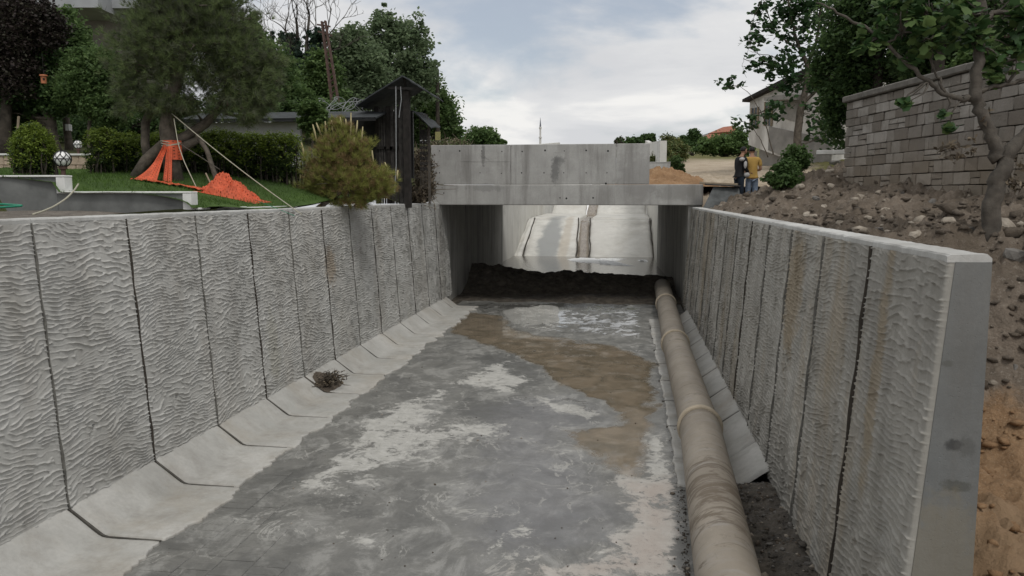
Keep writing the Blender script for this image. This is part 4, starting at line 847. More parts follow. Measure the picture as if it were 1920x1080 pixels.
# dark grove on the left
Gd = 'dark garden trees on the left behind the stone edging wall'
tree('garden_tree', 'plum leaved dark purple tree filling the top left corner', 'tree', [(ground_at(8, 19), .16)] + tk((12, 200, 19, .12), (15, 100, 19, .1)),
     [blob(25, 60, 19, 70, 75), blob(-30, 120, 19, 70, 80), blob(30, 140, 19, 45, 60), blob(60, 20, 19, 50, 35), blob(95, 60, 19, 30, 40)], 34000, .085, L_PLUM, M_BARKD, seed=8, group=Gd, shell=.2, per=45)
tree('garden_tree', 'dark green tree with forked grey trunk above the round shrub', 'tree', [(ground_at(102, 19.5), .17)] + tk((98, 260, 19.5, .13), (95, 222, 19.5, .12), (75, 190, 19.5, .09), (70, 120, 19.5, .07)),
     [blob(55, 180, 19.5, 55, 40), blob(60, 110, 19.5, 50, 50), blob(10, 200, 19.5, 50, 40), blob(110, 190, 19.5, 45, 34), blob(70, 90, 19.5, 30, 34), blob(-40, 200, 19.5, 60, 60)], 34000, .10, L_DARK, M_BARK, seed=9, group=Gd, shell=.2)
tree('garden_tree', 'slender tree with white banded straight trunk left of the globe lamp by the hedge', 'tree', [(ground_at(130, 20.5), .10)] + tk((124, 230, 20.5, .085), (118, 120, 20.5, .07), (118, 60, 20.5, .04)),
     [blob(118, 60, 20.5, 42, 40), blob(95, 110, 20.5, 34, 30), blob(140, 100, 20.5, 36, 36), blob(100, 40, 20.5, 20, 22)], 17000, .11, L_MID, M_BARK, seed=10, group=Gd, shell=.3)
b_ = [o for o in bpy.data.objects if o.name.startswith('garden_tree')][-1]
MB().tube([at(127.5, 246, 20.5), at(126.8, 234, 20.5)], .096, 9).build('white_band', M_MARB, b_)
tree('garden_tree', 'mid green airy tree between the slender trunk and the big pine', 'tree', [(ground_at(168, 19), .06)] + tk((167, 235, 19, .045), (172, 205, 19, .04), (160, 150, 19, .03)),
     [blob(165, 170, 19, 60, 50), blob(205, 200, 19, 50, 40), blob(190, 130, 19, 50, 45), blob(220, 170, 19, 40, 45), blob(150, 120, 19, 34, 30)], 30000, .085, L_MID, M_BARK, seed=11, group=Gd, shell=.25)
tree('garden_tree', 'dark shaded evergreen filling the gap below the other garden trees', 'tree', [(ground_at(205, 24), .12)] + tk((205, 250, 24, .1)),
     [blob(200, 235, 24, 90, 40), blob(60, 230, 25, 90, 40), blob(330, 225, 24, 70, 40), blob(450, 205, 25, 70, 34)], 30000, .12, L_DARK, M_BARKD, seed=12, group=Gd, shell=.15)
# the big leaning pine
rs = np.random.RandomState(21); D0 = 15.0; base = ground_at(330, D0); root = thing('pine_tree', base, 'large dark grey green pine leaning over the lawn, its trunk wrapped in orange netting', 'pine tree'); g = MB()
T1 = [base - [0, 0, .2]] + [at(u, v, D) for u, v, D in ((318, 285, D0), (313, 240, D0), (318, 200, D0), (335, 140, D0), (350, 80, D0), (360, 10, D0), (365, -60, D0))]
g.tube(T1, [.17, .15, .14, .13, .11, .09, .06, .03], 10)
T2 = [at(u, v, D) for u, v, D in ((255, 332, 15.0), (275, 300, 15.0), (305, 272, 15.1), (345, 258, 15.2), (385, 232, 15.3), (410, 205, 15.4), (430, 150, 15.5))]; T2[0] = ground_at(255, 15.0)
g.tube(T2, [.12, .11, .10, .10, .09, .07, .05], 10)
T3 = [at(u, v, D) for u, v, D in ((278, 298, 15.2), (272, 270, 15.2), (273, 230, 15.2), (285, 200, 15.3), (300, 170, 15.3))]; g.tube(T3, [.09, .08, .08, .07, .05], 8)
g.tube([at(320, 292, 15.1), at(345, 275, 15.1), at(372, 262, 15.2)], [.10, .09, .07], 8)
BL = [blob(370, 90, D0, 120, 90), blob(440, 150, D0, 85, 60), blob(290, 110, D0, 90, 70), blob(350, 20, D0, 110, 80), blob(250, 180, D0, 60, 40), blob(490, 140, D0, 42, 60), blob(330, 190, D0, 90, 30), blob(430, 60, D0, 70, 60), blob(280, 40, D0, 75, 60), blob(480, 210, D0, 50, 20), blob(370, -40, D0, 110, 60), blob(400, 0, D0, 45, 40)]
P, CL = blobpts(BL, 9000, rs, .15, .16, 9, .3)
TR = np.array(T1[3:] + T2[4:])
for c in CL[rs.permutation(len(CL))[:110]]:
    j = np.argmin(np.linalg.norm(TR - c, axis=1)); limb(g, TR[j], c, .035, .01, rs, sides=4, n=5)
g.build('trunk', M_BARK, root, smooth=True)
ctr = at(370, 110, D0); Dr = (P - ctr); Dr /= np.linalg.norm(Dr, axis=1)[:, None]; Dr[:, 2] += .45
V, Fc = needles(P, Dr, .15, .0035, 26, rs, 1.0); mk('crown', V, Fc, L_PINE, root, mi=np.repeat((rs.rand(len(P)) > .6).astype(int), 26))
# golden young pine by the wall
rs = np.random.RandomState(31); D1 = 16.6; bs = at(655, 384, D1); bs[0] = min(bs[0], -6.35); bs = np.array([-6.45, 15.9, 3.22]); root = thing('pine_sapling', bs, 'small golden green young pine with upright pale candles, leaning over the channel wall', 'pine sapling')
D1 = float((bs - CAM) @ FW); g = MB(); 
BL = [blob(640, 280, D1, 48, 45), blob(620, 330, D1, 52, 45), blob(680, 340, D1, 55, 38), blob(650, 350, D1, 70, 30), blob(718, 350, D1, 26, 28), blob(585, 345, D1, 22, 34), blob(665, 300, D1, 40, 40), blob(640, 250, D1, 26, 24), blob(655, 378, D1, 34, 9)]
P, CL = blobpts(BL, 3400, rs, .2, .2, 9, .25)
T = [bs - [0, 0, .1], at(650, 350, D1), at(645, 300, D1), at(645, 240, D1)]; g.tube(T, [.06, .05, .035, .015], 8)
for c in CL[rs.permutation(len(CL))[:80]]: limb(g, T[1 + (c[2] > T[2][2])], c, .018, .006, rs, sides=4, n=4)
g.build('trunk', M_BARK, root, smooth=True)
ctr = at(650, 370, D1); Dr = P - ctr; Dr /= np.linalg.norm(Dr, axis=1)[:, None]; Dr[:, 2] += .3
V, Fc = needles(P, Dr, .13, .0032, 34, rs, .95); mk('crown', V, Fc, L_SAP[:2], root, mi=np.repeat((rs.rand(len(P)) > .68).astype(int), 34))
for (u, v, u2, v2) in ((592, 258, 587, 238), (600, 248, 594, 234), (612, 252, 610, 232), (624, 246, 622, 230), (640, 244, 638, 224), (657, 250, 658, 218), (668, 246, 670, 230), (678, 260, 680, 242), (648, 236, 648, 226), (570, 290, 566, 272), (618, 282, 616, 264), (700, 300, 698, 286), (725, 322, 722, 308), (745, 332, 746, 322), (664, 282, 664, 262), (632, 262, 630, 245)):
    a, b = at(u, v, D1 - .1), at(u2, v2, D1 - .1); md = (a + b) / 2 + rs.normal(size=3) * .01; P_ = [a, md, b]; MB().tube([a - (b - a) * .4, md, b + (b - a) * .15 + [0, 0, .02]], [.014, .021, .011], 7).build('candle', L_SAP[2], root, smooth=True)
# hedges, round shrub
def hedge(name, label, cat, cl, seed, n, size=.06, topz=None, fresh=.16, group=None):
    rs = np.random.RandomState(seed); c0 = np.mean([c[0] for c in cl], 0); base = np.array([c0[0], c0[1], gz(c0)]); root = thing(name, base, label, cat, group)
    P, CL = blobpts(cl, n, rs, .72, .12, 30, .16); k = P[:, 2] > gz(c0) - .02; P = P[k]
    V, Fc = leaves(P, size, rs, .9, .35, .4); top = np.full(len(P), -9.); 
    for c, r in cl:
        d = ((P[:, 0] - c[0]) / r[0]) ** 2 + ((P[:, 1] - c[1]) / r[1]) ** 2; h = c[2] + r[2] * np.sqrt(np.clip(1 - d, 0, 1)); top = np.maximum(top, np.where(d < 1.1, h, -9))
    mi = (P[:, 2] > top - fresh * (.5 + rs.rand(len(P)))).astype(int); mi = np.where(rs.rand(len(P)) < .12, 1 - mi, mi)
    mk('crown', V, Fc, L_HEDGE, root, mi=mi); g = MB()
    for c in CL[::9]: limb(g, (c[0] * .4 + c0[0] * .6, c[1], gz(c) - .05) if False else (c[0], c[1], gz(c) - .05), c, .02, .006, rs, sides=4, n=4)
    g.build('stem', M_BARKD, root)
def hb(us, v0, v1, D, w=17):
    return [(at(u, (v0 + v1) / 2 + dv, D), (w * D / FPX, .38, (v1 - v0) / 2 * D / FPX)) for u, dv in us]
hedge('hedge_bush', 'clipped conifer hedge bush with yellowish top, right beside the globe lamps', 'hedge', hb([(u, -2) for u in range(180, 212, 9)] + [(215, 5)], 244, 328, 16.3, 15) + hb([(u, 6) for u in range(222, 300, 12)], 244, 326, 16.5, 18), 41, 26000)
hedge('hedge_bush', 'middle stretch of conifer hedge directly behind the netted pine trunk', 'hedge', hb([(u, (i % 3) * 2) for i, u in enumerate(range(305, 430, 12))], 242, 330, 16.9, 18), 42, 26000)
hedge('hedge_bush', 'right stretch of dark conifer hedge ending beside the golden young pine', 'hedge', hb([(u, (i % 3) * 2) for i, u in enumerate(range(440, 556, 12))], 248, 336, 16.9, 19), 43, 28000)
hedge('round_shrub', 'round clipped conifer shrub behind the stepped garden wall', 'shrub', [(at(62, 282, 13.2), (36 * 13.2 / FPX, .32, 42 * 13.2 / FPX)), (at(62, 262, 13.2), (26 * 13.2 / FPX, .24, 32 * 13.2 / FPX)), (at(62, 305, 13.2), (33 * 13.2 / FPX, .3, 26 * 13.2 / FPX))], 44, 22000, .05, fresh=.25)
tree('small_tree', 'small rounded green tree in front of the shingled shed roof', 'tree', [(ground_at(583, 18), .03)] + tk((584, 290, 18, .025), (588, 250, 18, .02), (586, 225, 18, .015)),
     [blob(585, 205, 18, 28, 14), blob(600, 225, 18, 20, 18), blob(580, 232, 18, 22, 14), blob(592, 246, 18, 16, 12)], 5200, .09, L_LIGHT, M_BARK, seed=13, limbs=8, up=1.)
# brush heaps between kiosk and bridge, and weeds
def brush(name, label, cat, bl, n, seed, mats, size=.1, sticks=120):
    rs = np.random.RandomState(seed); c0 = np.array(bl[0][0]); root = thing(name, (c0[0], c0[1], c0[2] - bl[0][1][2]), label, cat); P, CL = blobpts(bl, n, rs, .4, .2, 20, .3)
    V, Fc = leaves(P, size, rs, .3, .4); mk('dry_leaves', V, Fc, mats, root, mi=rs.randint(0, 2, len(Fc))); g = MB()
    for i in range(sticks):
        a = CL[rs.randint(len(CL))]; b = a + rs.normal(size=3) * [.3, .2, .25]; g.tube([a, (a + b) / 2 + rs.normal(size=3) * .04, b], [.011, .009, .005], 4)
    g.build('twigs', mats[0], root)
brush('brush_heap', 'heap of dry cut branches between the wooden kiosk and the bridge', 'brush', [blob(795, 350, 23.6, 20, 34), blob(790, 310, 24.5, 22, 28), blob(780, 370, 22.8, 18, 16)], 6000, 51, L_DRY, .09, 200)
brush('brush_heap', 'dry brown brush lying above the left end of the bridge parapet', 'brush', [blob(850, 273, 31, 34, 9), blob(815, 275, 30, 24, 12)], 3500, 52, [L_DRY[0], L_WEED[1]], .1, 60)

# ------------------------------------------------------------------ garden wall, lamps, edging wall
gw = thing('garden_wall', (GB[0], GB[1], 3.2), 'low stepped grey garden wall with white marble coping and end blocks beside the lawn', 'wall')
def seg(a, b, z0, z1, th=.16):
    a = np.array([a[0], a[1]]); b = np.array([b[0], b[1]]); d = (b - a) / np.linalg.norm(b - a); n_ = np.array([-d[1], d[0]])
    return a, b, d, n_
ZT = [float(GA[2]) * .5 + float(GB[2]) * .5, float(at(140, 359, 11.9)[2]), float(at(420, 389, 11.9)[2])]
GC2 = np.array([-6.14, 12.2, 0.]); GD2 = np.array([-6.12, 14.2, 0.])
def wpiece(nm, a, b, z0, z1, th, mat, bev=.006, off=0.):
    a3 = np.array([a[0], a[1], (z0 + z1) / 2]); b3 = np.array([b[0], b[1], (z0 + z1) / 2]); MB().bar(a3, b3, th, z1 - z0, bev=bev).build(nm, mat, gw)
dAB = (GB - GA)[:2]; dAB /= np.linalg.norm(dAB); dBC = (GC - GB)[:2]; dBC /= np.linalg.norm(dBC); B2 = GB[:2]; C2 = GC[:2]
w1 = .138
wpiece('wall_block', GA[:2], B2 - dAB * (w1 + .002), 2.9, ZT[0] - .03, .14, M_GW); wpiece('coping', GA[:2], B2 - dAB * .0, ZT[0] - .028, ZT[0] + .0, .2, M_MARB)
wpiece('end_block', B2 - dAB * w1 * 1.0, B2 - dAB * .004, ZT[1] - .03, ZT[0] - .03, .19, M_MARB); 
wpiece('wall_block', B2 - dAB * (w1 - .003), C2 - dBC * (w1 * .7), 2.9, ZT[1] - .032, .14, M_GW); wpiece('coping', B2 + dBC * .002, C2, ZT[1] - .028, ZT[1], .2, M_MARB)
wpiece('end_block', C2 - dBC * w1 * .95, C2, ZT[2] - .03, ZT[1] - .03, .19, M_MARB)
wpiece('coping', C2 + dBC * .003, GC2[:2], ZT[2] - .03, ZT[2], .16, M_MARB); wpiece('coping', GC2[:2] + [0, .01], GD2[:2], ZT[2] - .045, ZT[2] - .01, .12, M_MARB)
wpiece('wall_block', C2 - dBC * (w1 * .69), GC2[:2], 2.9, ZT[2] - .032, .12, M_GW)
def globe(u, v, D, rpx, label, hpost=.18):
    c = at(u, v, D); r = rpx * D / FPX; root = thing('globe_lamp', (c[0], c[1], c[2] - r - hpost), label, 'garden lamp', 'globe lamps at the edge of the lawn')
    n = 14; prof = [(r * .93 * math.sin(math.pi * k / n) + .0005, -r * .93 * math.cos(math.pi * k / n)) for k in range(n + 1)]
    MB().lathe(c, prof, 20).build('globe', M_OPAL, root, smooth=True); g = MB(); wr = r * .045
    def sp(th, ph): return c + r * np.array([math.cos(th) * math.sin(ph), math.sin(th) * math.sin(ph), math.cos(ph)])
    for k in range(8):
        a0 = 2 * math.pi * k / 8
        for sg in (-1, 1):
            P = [sp(a0 + sg * math.pi / 8 * math.sin(q / 12 * math.pi * 2) * 1.0, math.pi * (.06 + .82 * q / 12)) for q in range(13)]; g.tube(P, wr, 4)
    for ph in (.50,): g.tube([sp(2 * math.pi * k / 20, math.pi * ph) for k in range(21)], wr, 4)
    g.build('cage', M_BLACK, root)
    MB().lathe((c[0], c[1], c[2] - r - hpost), [(r * .55, 0), (r * .55, .015), (r * .28, .03), (r * .26, hpost - .04), (r * .45, hpost - .03), (r * .5, hpost + r * .15)], 12).build('post', M_RUST, root)
globe(117, 298, 12.6, 15.5, 'white globe lamp in a black wire cage, nearest to the garden wall', .16)
globe(146, 271, 17.4, 8.2, 'white globe lamp in a black wire cage on top of the travertine edging wall', .14)
ew = thing('edging_wall', tuple(ground_at(60, 17.0)), 'low travertine block wall with white coping behind the shrub and lamps', 'wall')
def courses(root, a, b, z0, z1, ch_, lmin, lmax, th, mat, rs, nm='stone', gap=.012, mats=None, depth=.08, src=None):
    a = np.array(a[:2], float); b = np.array(b[:2], float); L = np.linalg.norm(b - a); d = (b - a) / L; ang = math.atan2(d[1], d[0]); z = z0; q = org(root); cnt = 0
    while z < z1 - .03:
        h = min(ch_ * rs.uniform(.8, 1.25), z1 - z); 
        if z1 - z - h < .06: h = z1 - z
        x = -rs.rand() * .1
        while x < L:
            l = rs.uniform(lmin, lmax); l = min(l, L - x) if L - x - l < lmin * .6 else l; xs_ = max(x, 0); le = min(x + l, L) - xs_
            subs = [(z, h)] if rs.rand() > .16 or h < .19 else [(z, h * .5), (z + h * .5, h * .5)]
            for zz_, hh_ in subs:
                if le > .03:
                    s_ = src[rs.randint(len(src))]; o = bpy.data.objects.new(nm, s_); C.objects.link(o); o.parent = root; ORG[o.name] = q
                    p = a + d * (xs_ + le / 2); o.location = (p[0] - q[0], p[1] - q[1], zz_ + hh_ / 2 - q[2]); o.rotation_euler = (rs.uniform(-.02, .02), rs.uniform(-.008, .008), ang + rs.uniform(-.012, .012) + (math.pi if rs.rand() < .5 else 0)); o.scale = (le - gap, th * rs.uniform(.93, 1.08), hh_ - gap); cnt += 1
            x += l
        z += h
    return cnt
def stone_meshes(mat, n, amp, seed):
    out = []
    for k in range(n):
        me_o = MB().box((0, 0, 0), (1, 1, 1), bev=.05).build('stone_shape', mat); me = me_o.data; bpy.data.objects.remove(me_o); rs = np.random.RandomState(seed + k)
        for v in me.vertices: v.co.x += rs.uniform(-amp, amp) * .5; v.co.y += rs.uniform(-amp, amp) * 1.5; v.co.z += rs.uniform(-amp, amp) * .7
        out.append(me)
    return out
SM1 = stone_meshes(M_TRAV, 4, .03, 5); SM2 = stone_meshes(M_STONE, 6, .035, 15); rs = np.random.RandomState(77)
e0, e1 = at(-90, 300, 17.2), at(178, 300, 17.3); zt = float(at(100, 292, 17.25)[2]); zb = float(ground_at(100, 17.2)[2]) - .1
courses(ew, e0, e1, zb, zt, .13, .18, .36, .2, M_TRAV, rs, src=SM1, gap=.006)
a3 = np.array([e0[0], e0[1], zt + .02]); b3 = np.array([e1[0], e1[1], zt + .02]); MB().bar(a3, b3, .26, .04, bev=.006).build('coping', M_MARB, ew)
dd_ = (e1 - e0); dd_[2] = 0; bck = np.array([-dd_[1], dd_[0], 0]) / np.linalg.norm(dd_); MB().bar((a3 + bck * .14) * [1, 1, 0] + [0, 0, (zt + zb) / 2 - .02], (b3 + bck * .14) * [1, 1, 0] + [0, 0, (zt + zb) / 2 - .02], .12, zt - zb).build('wall_core', M_MORT_SHADE, ew)
# bed behind the edging wall, red soil strip
p = [at(-60, 300, 17.5), at(178, 300, 17.6)]
# birdhouse, stake, shed pieces
bhp = at(82, 148, 18.6); r = 7 * 18.6 / FPX; root = thing('birdhouse', bhp - [0, 0, r * 1.3], 'small terracotta coloured birdhouse hanging among dark leaves', 'birdhouse')
MB().lathe(bhp, [(r * .7, -r * 1.2), (r * .75, r * .7)], 10).build('box', M_TERRA, root); MB().lathe(bhp + [0, 0, r * .72], [(r * 1.05, 0), (r * .98, r * .35), (r * .1, r * .5)], 10).build('roof', M_TERRA, root)
MB().tube([bhp + [0, 0, r], bhp + [0, 0, r + .5]], .004, 4).build('cord', M_BLACK, root); q_ = bhp + (CAM - bhp) / np.linalg.norm(CAM - bhp) * r * .76; MB().box(q_, (.03, .03, .04)).build('opening', M_BLACK, root)
o = MB().bar(ground_at(26, 15.6), at(35, 218, 15.6), .035, .03).build('garden_stake', M_OLDW, origin=ground_at(26, 15.6)); tag(o, 'thin pale wooden stake leaning behind the round shrub', 'stake')
# ------------------------------------------------------------------ netting, ropes, hoses
def netmesh(name, grid_fn, nu, nv, mat, parent, hole=True, seed=0):
    U, V = np.meshgrid(np.linspace(0, 1, nu), np.linspace(0, 1, nv), indexing='ij'); W = grid_fn(U, V); Fc = grid(nu, nv)
    if hole:
        i = np.arange(nu - 1)[:, None] + 0 * np.arange(nv - 1)[None]; j = np.arange(nv - 1)[None] + 0 * np.arange(nu - 1)[:, None]
        k = ((i % 4 == 1) & (j % 4 == (1 + 2 * ((i // 4) % 2)) % 4)); Fc = Fc[~k.ravel()]
    o = mk(name, W.reshape(-1, 3), Fc, mat, parent, smooth=True); return o
net = thing('safety_netting', tuple(ground_at(300, 14.7)), 'orange plastic safety netting tied round the pine trunk and heaped on the lawn', 'netting')
def gp(u, D): return ground_at(u, D)
A0 = at(306, 274, 14.85); A1 = at(322, 274, 14.85); Bk = gp(250, 14.35); Bm = gp(293, 14.2); Bn = gp(322, 14.5)
def f1(U, V):
    top = A0 + (A1 - A0) * U[..., None] * .6; a = Bk + (Bm - Bk) * U[..., None]; W = top * (1 - V[..., None]) + a * V[..., None]
    W[..., 2] -= np.sin(V * math.pi) * .10 * (1 - U) ; W[..., 1] += .035 * np.sin(U * 16 + V * 3) * (1 - .5 * V); W[..., 2] += .02 + .01 * np.sin(U * 23); return W
netmesh('tent_sheet', f1, 46, 60, M_NET, net)
def f2(U, V):
    top = A0 + (A1 - A0) * (.5 + .5 * U[..., None]); a = gp(305, 14.6) + (Bn - gp(305, 14.6)) * U[..., None] * 1.0; W = top * (1 - V[..., None]) + a * V[..., None]; W[..., 1] -= .02 * np.sin(U * 12); W[..., 2] += .015; return W
netmesh('tent_sheet', f2, 24, 60, M_NET, net)
def f3(U, V):
    tt = U * 2 * math.pi; c = at(314, 272, 14.85); ax = at(316, 300, 14.85) - c; W = np.zeros(U.shape + (3,)); r = .165
    W[:] = c + [0, .0, .09]; W = W + ax * V[..., None] * 1.3; W[..., 0] += r * np.cos(tt) * (1 + .06 * np.sin(tt * 7)); W[..., 1] += r * np.sin(tt) * (1 + .06 * np.sin(tt * 5 + V * 4)) + .15; return W
netmesh('trunk_wrap', f3, 40, 26, M_NET, net)
def strip(pts, w0, seed, nm, nu=110, nv=9):
    pts = np.array(pts)
    def f(U, V):
        t_ = U * (len(pts) - 1); W = np.stack([np.interp(t_, range(len(pts)), pts[:, i]) for i in range(3)], -1); W[..., 1] += (V - .5) * w0; W[..., 2] += .02 + .05 * fbm(U * 26 + seed, V * 4 + seed, 3, 3) ; return W
    return netmesh(nm, f, nu, nv, M_NET, net)
strip([gp(255, 14.25), gp(300, 14.1), gp(350, 14.0), gp(400, 13.9), gp(430, 13.9)], .34, 1, 'ground_strip')
hc = gp(437, 14.0)
def f4(U, V):
    x = (U - .5) * 1.0; y = (V - .5) * .7; e = np.clip(1 - (x / .50) ** 2 - (y / .34) ** 2, 0, 1) ** .55; skew = np.exp(-((x + .22) / .16) ** 2) * .24 + np.exp(-((x - .04) / .2) ** 2) * .13 + .07
    h = skew * e + (.26 * (fbm(U * 9, V * 7, 3, 5, .62) - .5) + .16 * np.abs(fbm(U * 16, V * 13, 9, 3) - .5)) * e ** .4
    W = np.zeros(U.shape + (3,)); W[..., 0] = hc[0] + x * 1.0 + .03 * (fbm(U * 20, V * 20, 5) - .5); W[..., 1] = hc[1] + y + .2 * x; W[..., 2] = hL(W[..., 0], W[..., 1]) + np.maximum(h, .004) + .01; return W
netmesh('heap', f4, 120, 90, M_NET, net, hole=True)
g = MB(); rr = .168
for k in range(3): 
    c = at(312 + k, 266 + k * 3, 14.85) + [0, .15, 0]; g.tube([c + [rr * 1.08 * math.cos(a), rr * 1.08 * math.sin(a), .02 * math.sin(a * 2 + k)] for a in np.linspace(0, 6.28, 20)], .009, 5, cap=False)
g.build('tie_cord', M_ROPE, net)
def rope(nm, pts, r, mat, label, cat, sag=0.):
    P = np.array(pts, float); n = 24; t_ = np.linspace(0, len(P) - 1, n); Q = np.stack([np.interp(t_, range(len(P)), P[:, i]) for i in range(3)], 1)
    if len(P) == 2: Q[:, 2] -= np.sin(np.linspace(0, math.pi, n)) * sag
    else:
        for _ in range(2): Q[1:-1] = (Q[:-2] + Q[1:-1] * 2 + Q[2:]) / 4
    o = MB().tube(Q, r, 6).build(nm, mat, origin=Q[0], smooth=True); return tag(o, label, cat)
rope('guy_rope', [at(322, 213, 14.8), np.array(gp(566, 13.9))], .009, M_ROPE, 'pale taut rope running from the pine down to the lawn by the golden young pine', 'rope', .05)
rope('guy_rope', [at(326, 222, 14.7), at(334, 270, 14.5), at(346, 305, 14.3), gp(370, 14.1)], .008, M_ROPE, 'slack rope hanging from the pine trunk straight down onto the netting strip', 'rope')
rope('guy_rope', [at(338, 270, 14.8), at(380, 297, 14.6), at(412, 318, 14.4)], .010, M_BARKP, 'grey rope running from the pine limb to the netting heap', 'rope')
rope('guy_rope', [gp(478, 14.0) + [0, 0, .04], gp(507, 13.8) + [0, 0, .03], gp(552, 13.2) + [0, 0, .03]], .005, M_GREEN, 'thin green cord lying on the lawn right of the netting heap', 'cord')
rope('prop_branch', [at(370, 254, 15.0), at(388, 282, 14.8), gp(410, 14.5) + [0, 0, .06]], .045, M_BARK, 'short bare grey branch propped above the netting heap', 'branch')
rope('small_stick', [at(386, 325, 14.1), gp(402, 13.9) + [0, 0, .05]], .014, M_OLDW, 'short pale stick poking out left of the netting heap', 'stick')
rope('cream_hose', [at(147, 345, 11.6), at(140, 356, 11.2), at(125, 372, 10.6), at(100, 388, 9.8), at(78, 397, 9.3), at(62, 402, 8.9)], .012, M_ROPE, 'cream cable curving down from the garden wall to the channel wall top', 'cable')
def gs(u, v): return onZ(u, v, 3.275)
g_ = [at(-30, 389, 11.2), at(0, 391, 11.1), at(25, 391, 11.1), at(45, 389, 11.1), at(20, 388.5, 11.3), at(-20, 388, 11.3)]; g_ = [p * [1, 1, 0] + [0, 0, 3.29 + .012 * k] for k, p in enumerate(g_)]
rope('green_hose', g_, .016, M_GREEN, 'green garden hose loops lying on the gravel behind the channel wall', 'hose')

# ------------------------------------------------------------------ shed with shingled roof, kiosk, poles, buildings on the left
sh = thing('garden_shed', tuple(ground_at(560, 21.5)), 'long low shed with green shingle roof and grey white wall behind the hedge', 'shed')
DS = 21.0; zr0 = float(at(600, 224, DS)[2]); zr1 = float(at(600, 209, DS + 1.0)[2]); a = at(330, 224, DS); b = at(704, 224, DS - .6)
sx = (b - a) * [1, 1, 0]; Ls = np.linalg.norm(sx); sx = sx / Ls; sy = np.array([-sx[1], sx[0], 0]); zg = float(ground_at(560, 21.5)[2]) - .3
def SP(x, y, z): return a * [1, 1, 0] + sx * x + sy * y + [0, 0, z]
R_ = np.stack([sx, sy, [0, 0, 1]], 1); wl_ = Ls * .60
MB().box(SP(wl_ / 2, .45, (zg + zr0 - .06) / 2 + .0), (wl_, .12, zr0 - .06 - zg), R_).build('front_wall', M_WHITE, sh)
MB().box(SP((Ls + wl_) / 2 + .3, 1.6, (zg + zr1) / 2), (Ls - wl_ + .6, .1, zr1 - zg), R_).build('recessed_wall', M_BLACK, sh)
MB().box(SP(Ls / 2, .02, zr0 - .04), (Ls, .04, .09), R_).build('fascia', M_BLACK, sh)
rs = np.random.RandomState(5); sp = Ls / 34; rows = 5; SS = None
sl = math.atan2(zr1 - zr0, 1.2)
for r_ in range(rows):
    for k in range(34):
        y_ = r_ * .24; z_ = zr0 + .012 + (zr1 - zr0) * r_ / rows + rs.uniform(-.004, .004); p = SP((k + .5 + .5 * (r_ % 2)) * sp, y_ + .14, z_ + .02 + .006 * (r_ % 2))
        if (k + 1 + .5 * (r_ % 2)) > 34: continue
        if SS is None: SS = MB().box((0, 0, 0), (sp - .012, .29, .018), bev=.003).build('shingle', M_SHING, sh); o = SS; q = org(sh); o.location = (p[0] - q[0], p[1] - q[1], p[2] - q[2])
        else: o = inst(SS, 'shingle', sh, p)
        o.rotation_euler = (sl * .8, rs.uniform(-.01, .01), math.atan2(sx[1], sx[0]))
zr = zr0 - .0; MB().prism([SP(0, 0, zr0 - .01), SP(Ls, 0, zr0 - .01), SP(Ls, 1.3, zr1 - .02), SP(0, 1.3, zr1 - .02)], (0, 0, 0), (0, 0, -.04)).build('roof_deck', M_FELT, sh)
MB().box(SP(Ls * .08, .39, zr0 - .3), (.8, .03, .03), R_).build('wall_trim', M_GREYB, sh)
# razor wire coils above the shed
g = MB(); c0, c1 = at(600, 198, 23), at(700, 196, 23); T_ = np.linspace(0, 1, 420); ax_ = (c1 - c0); P = c0 + ax_ * T_[:, None]; P[:, 2] += (.16 + .07 * np.sin(T_ * 37)) * np.sin(T_ * 2 * math.pi * 11 + np.sin(T_ * 23)); P[:, 0] += .12 * np.cos(T_ * 2 * math.pi * 14); P[:, 1] += .20 * np.cos(T_ * 2 * math.pi * 14)
g.tube(P, .008, 4); o = g.build('razor_wire', M_GREYB, origin=c0); tag(o, 'coils of grey razor wire above the shed roof', 'razor wire')
# leaning lattice utility pole
DP = 27.; p0 = ground_at(640, DP); p1 = at(607, 40, DP); root = thing('utility_pole', p0, 'rusty brown steel utility pole leaning left with two short crossarms', 'utility pole'); ax_ = (p1 - p0); ax_ /= np.linalg.norm(ax_); sdv = np.array([ax_[2], 0, -ax_[0]])
MB().bar(p0 - ax_ * .3 - sdv * .13, p1 - sdv * .06, .06, .14, up=(0, 1, 0)).build('rail', M_RUST, root); MB().bar(p0 - ax_ * .3 + sdv * .17, p1 + sdv * .06, .06, .10, up=(0, 1, 0)).build('rail', M_RUST, root)
L_ = np.linalg.norm(p1 - p0)
for k in range(22): f_ = (k + .5) / 22; w_ = .15 * (1 - f_) + .06 * f_; c = p0 + ax_ * L_ * f_; MB().bar(c - sdv * w_ * .9, c + sdv * w_ * .9 + ax_ * .12, .03, .03, up=(0, 1, 0)).build('lattice_bar', M_RUST, root)
for v, du, dv in ((48, 14, 2), (63, 15, 4)): 
    f_ = 607 + (v - 40) * .18; MB().bar(at(f_ - du, v - dv, DP), at(f_ + du * .8, v + dv, DP), .05, .05).build('crossarm', M_RUST, root)
p0 = ground_at(821, 34); p1 = at(820, 132, 34); root = thing('utility_pole', p0, 'thin dark vertical pole right of the wooden kiosk in front of the trees', 'utility pole')
MB().tube([p0 - [0, 0, .3], p1], [.10, .075], 8).build('shaft', M_BARKD, root); MB().lathe(p1, [(.08, 0), (.05, .08)], 8).build('cap', M_BLACK, root); MB().box(at(821, 255, 33.9), (.22, .05, .35)).build('notice', flat('yellowish_plate', (.3, .28, .12), .7), root)
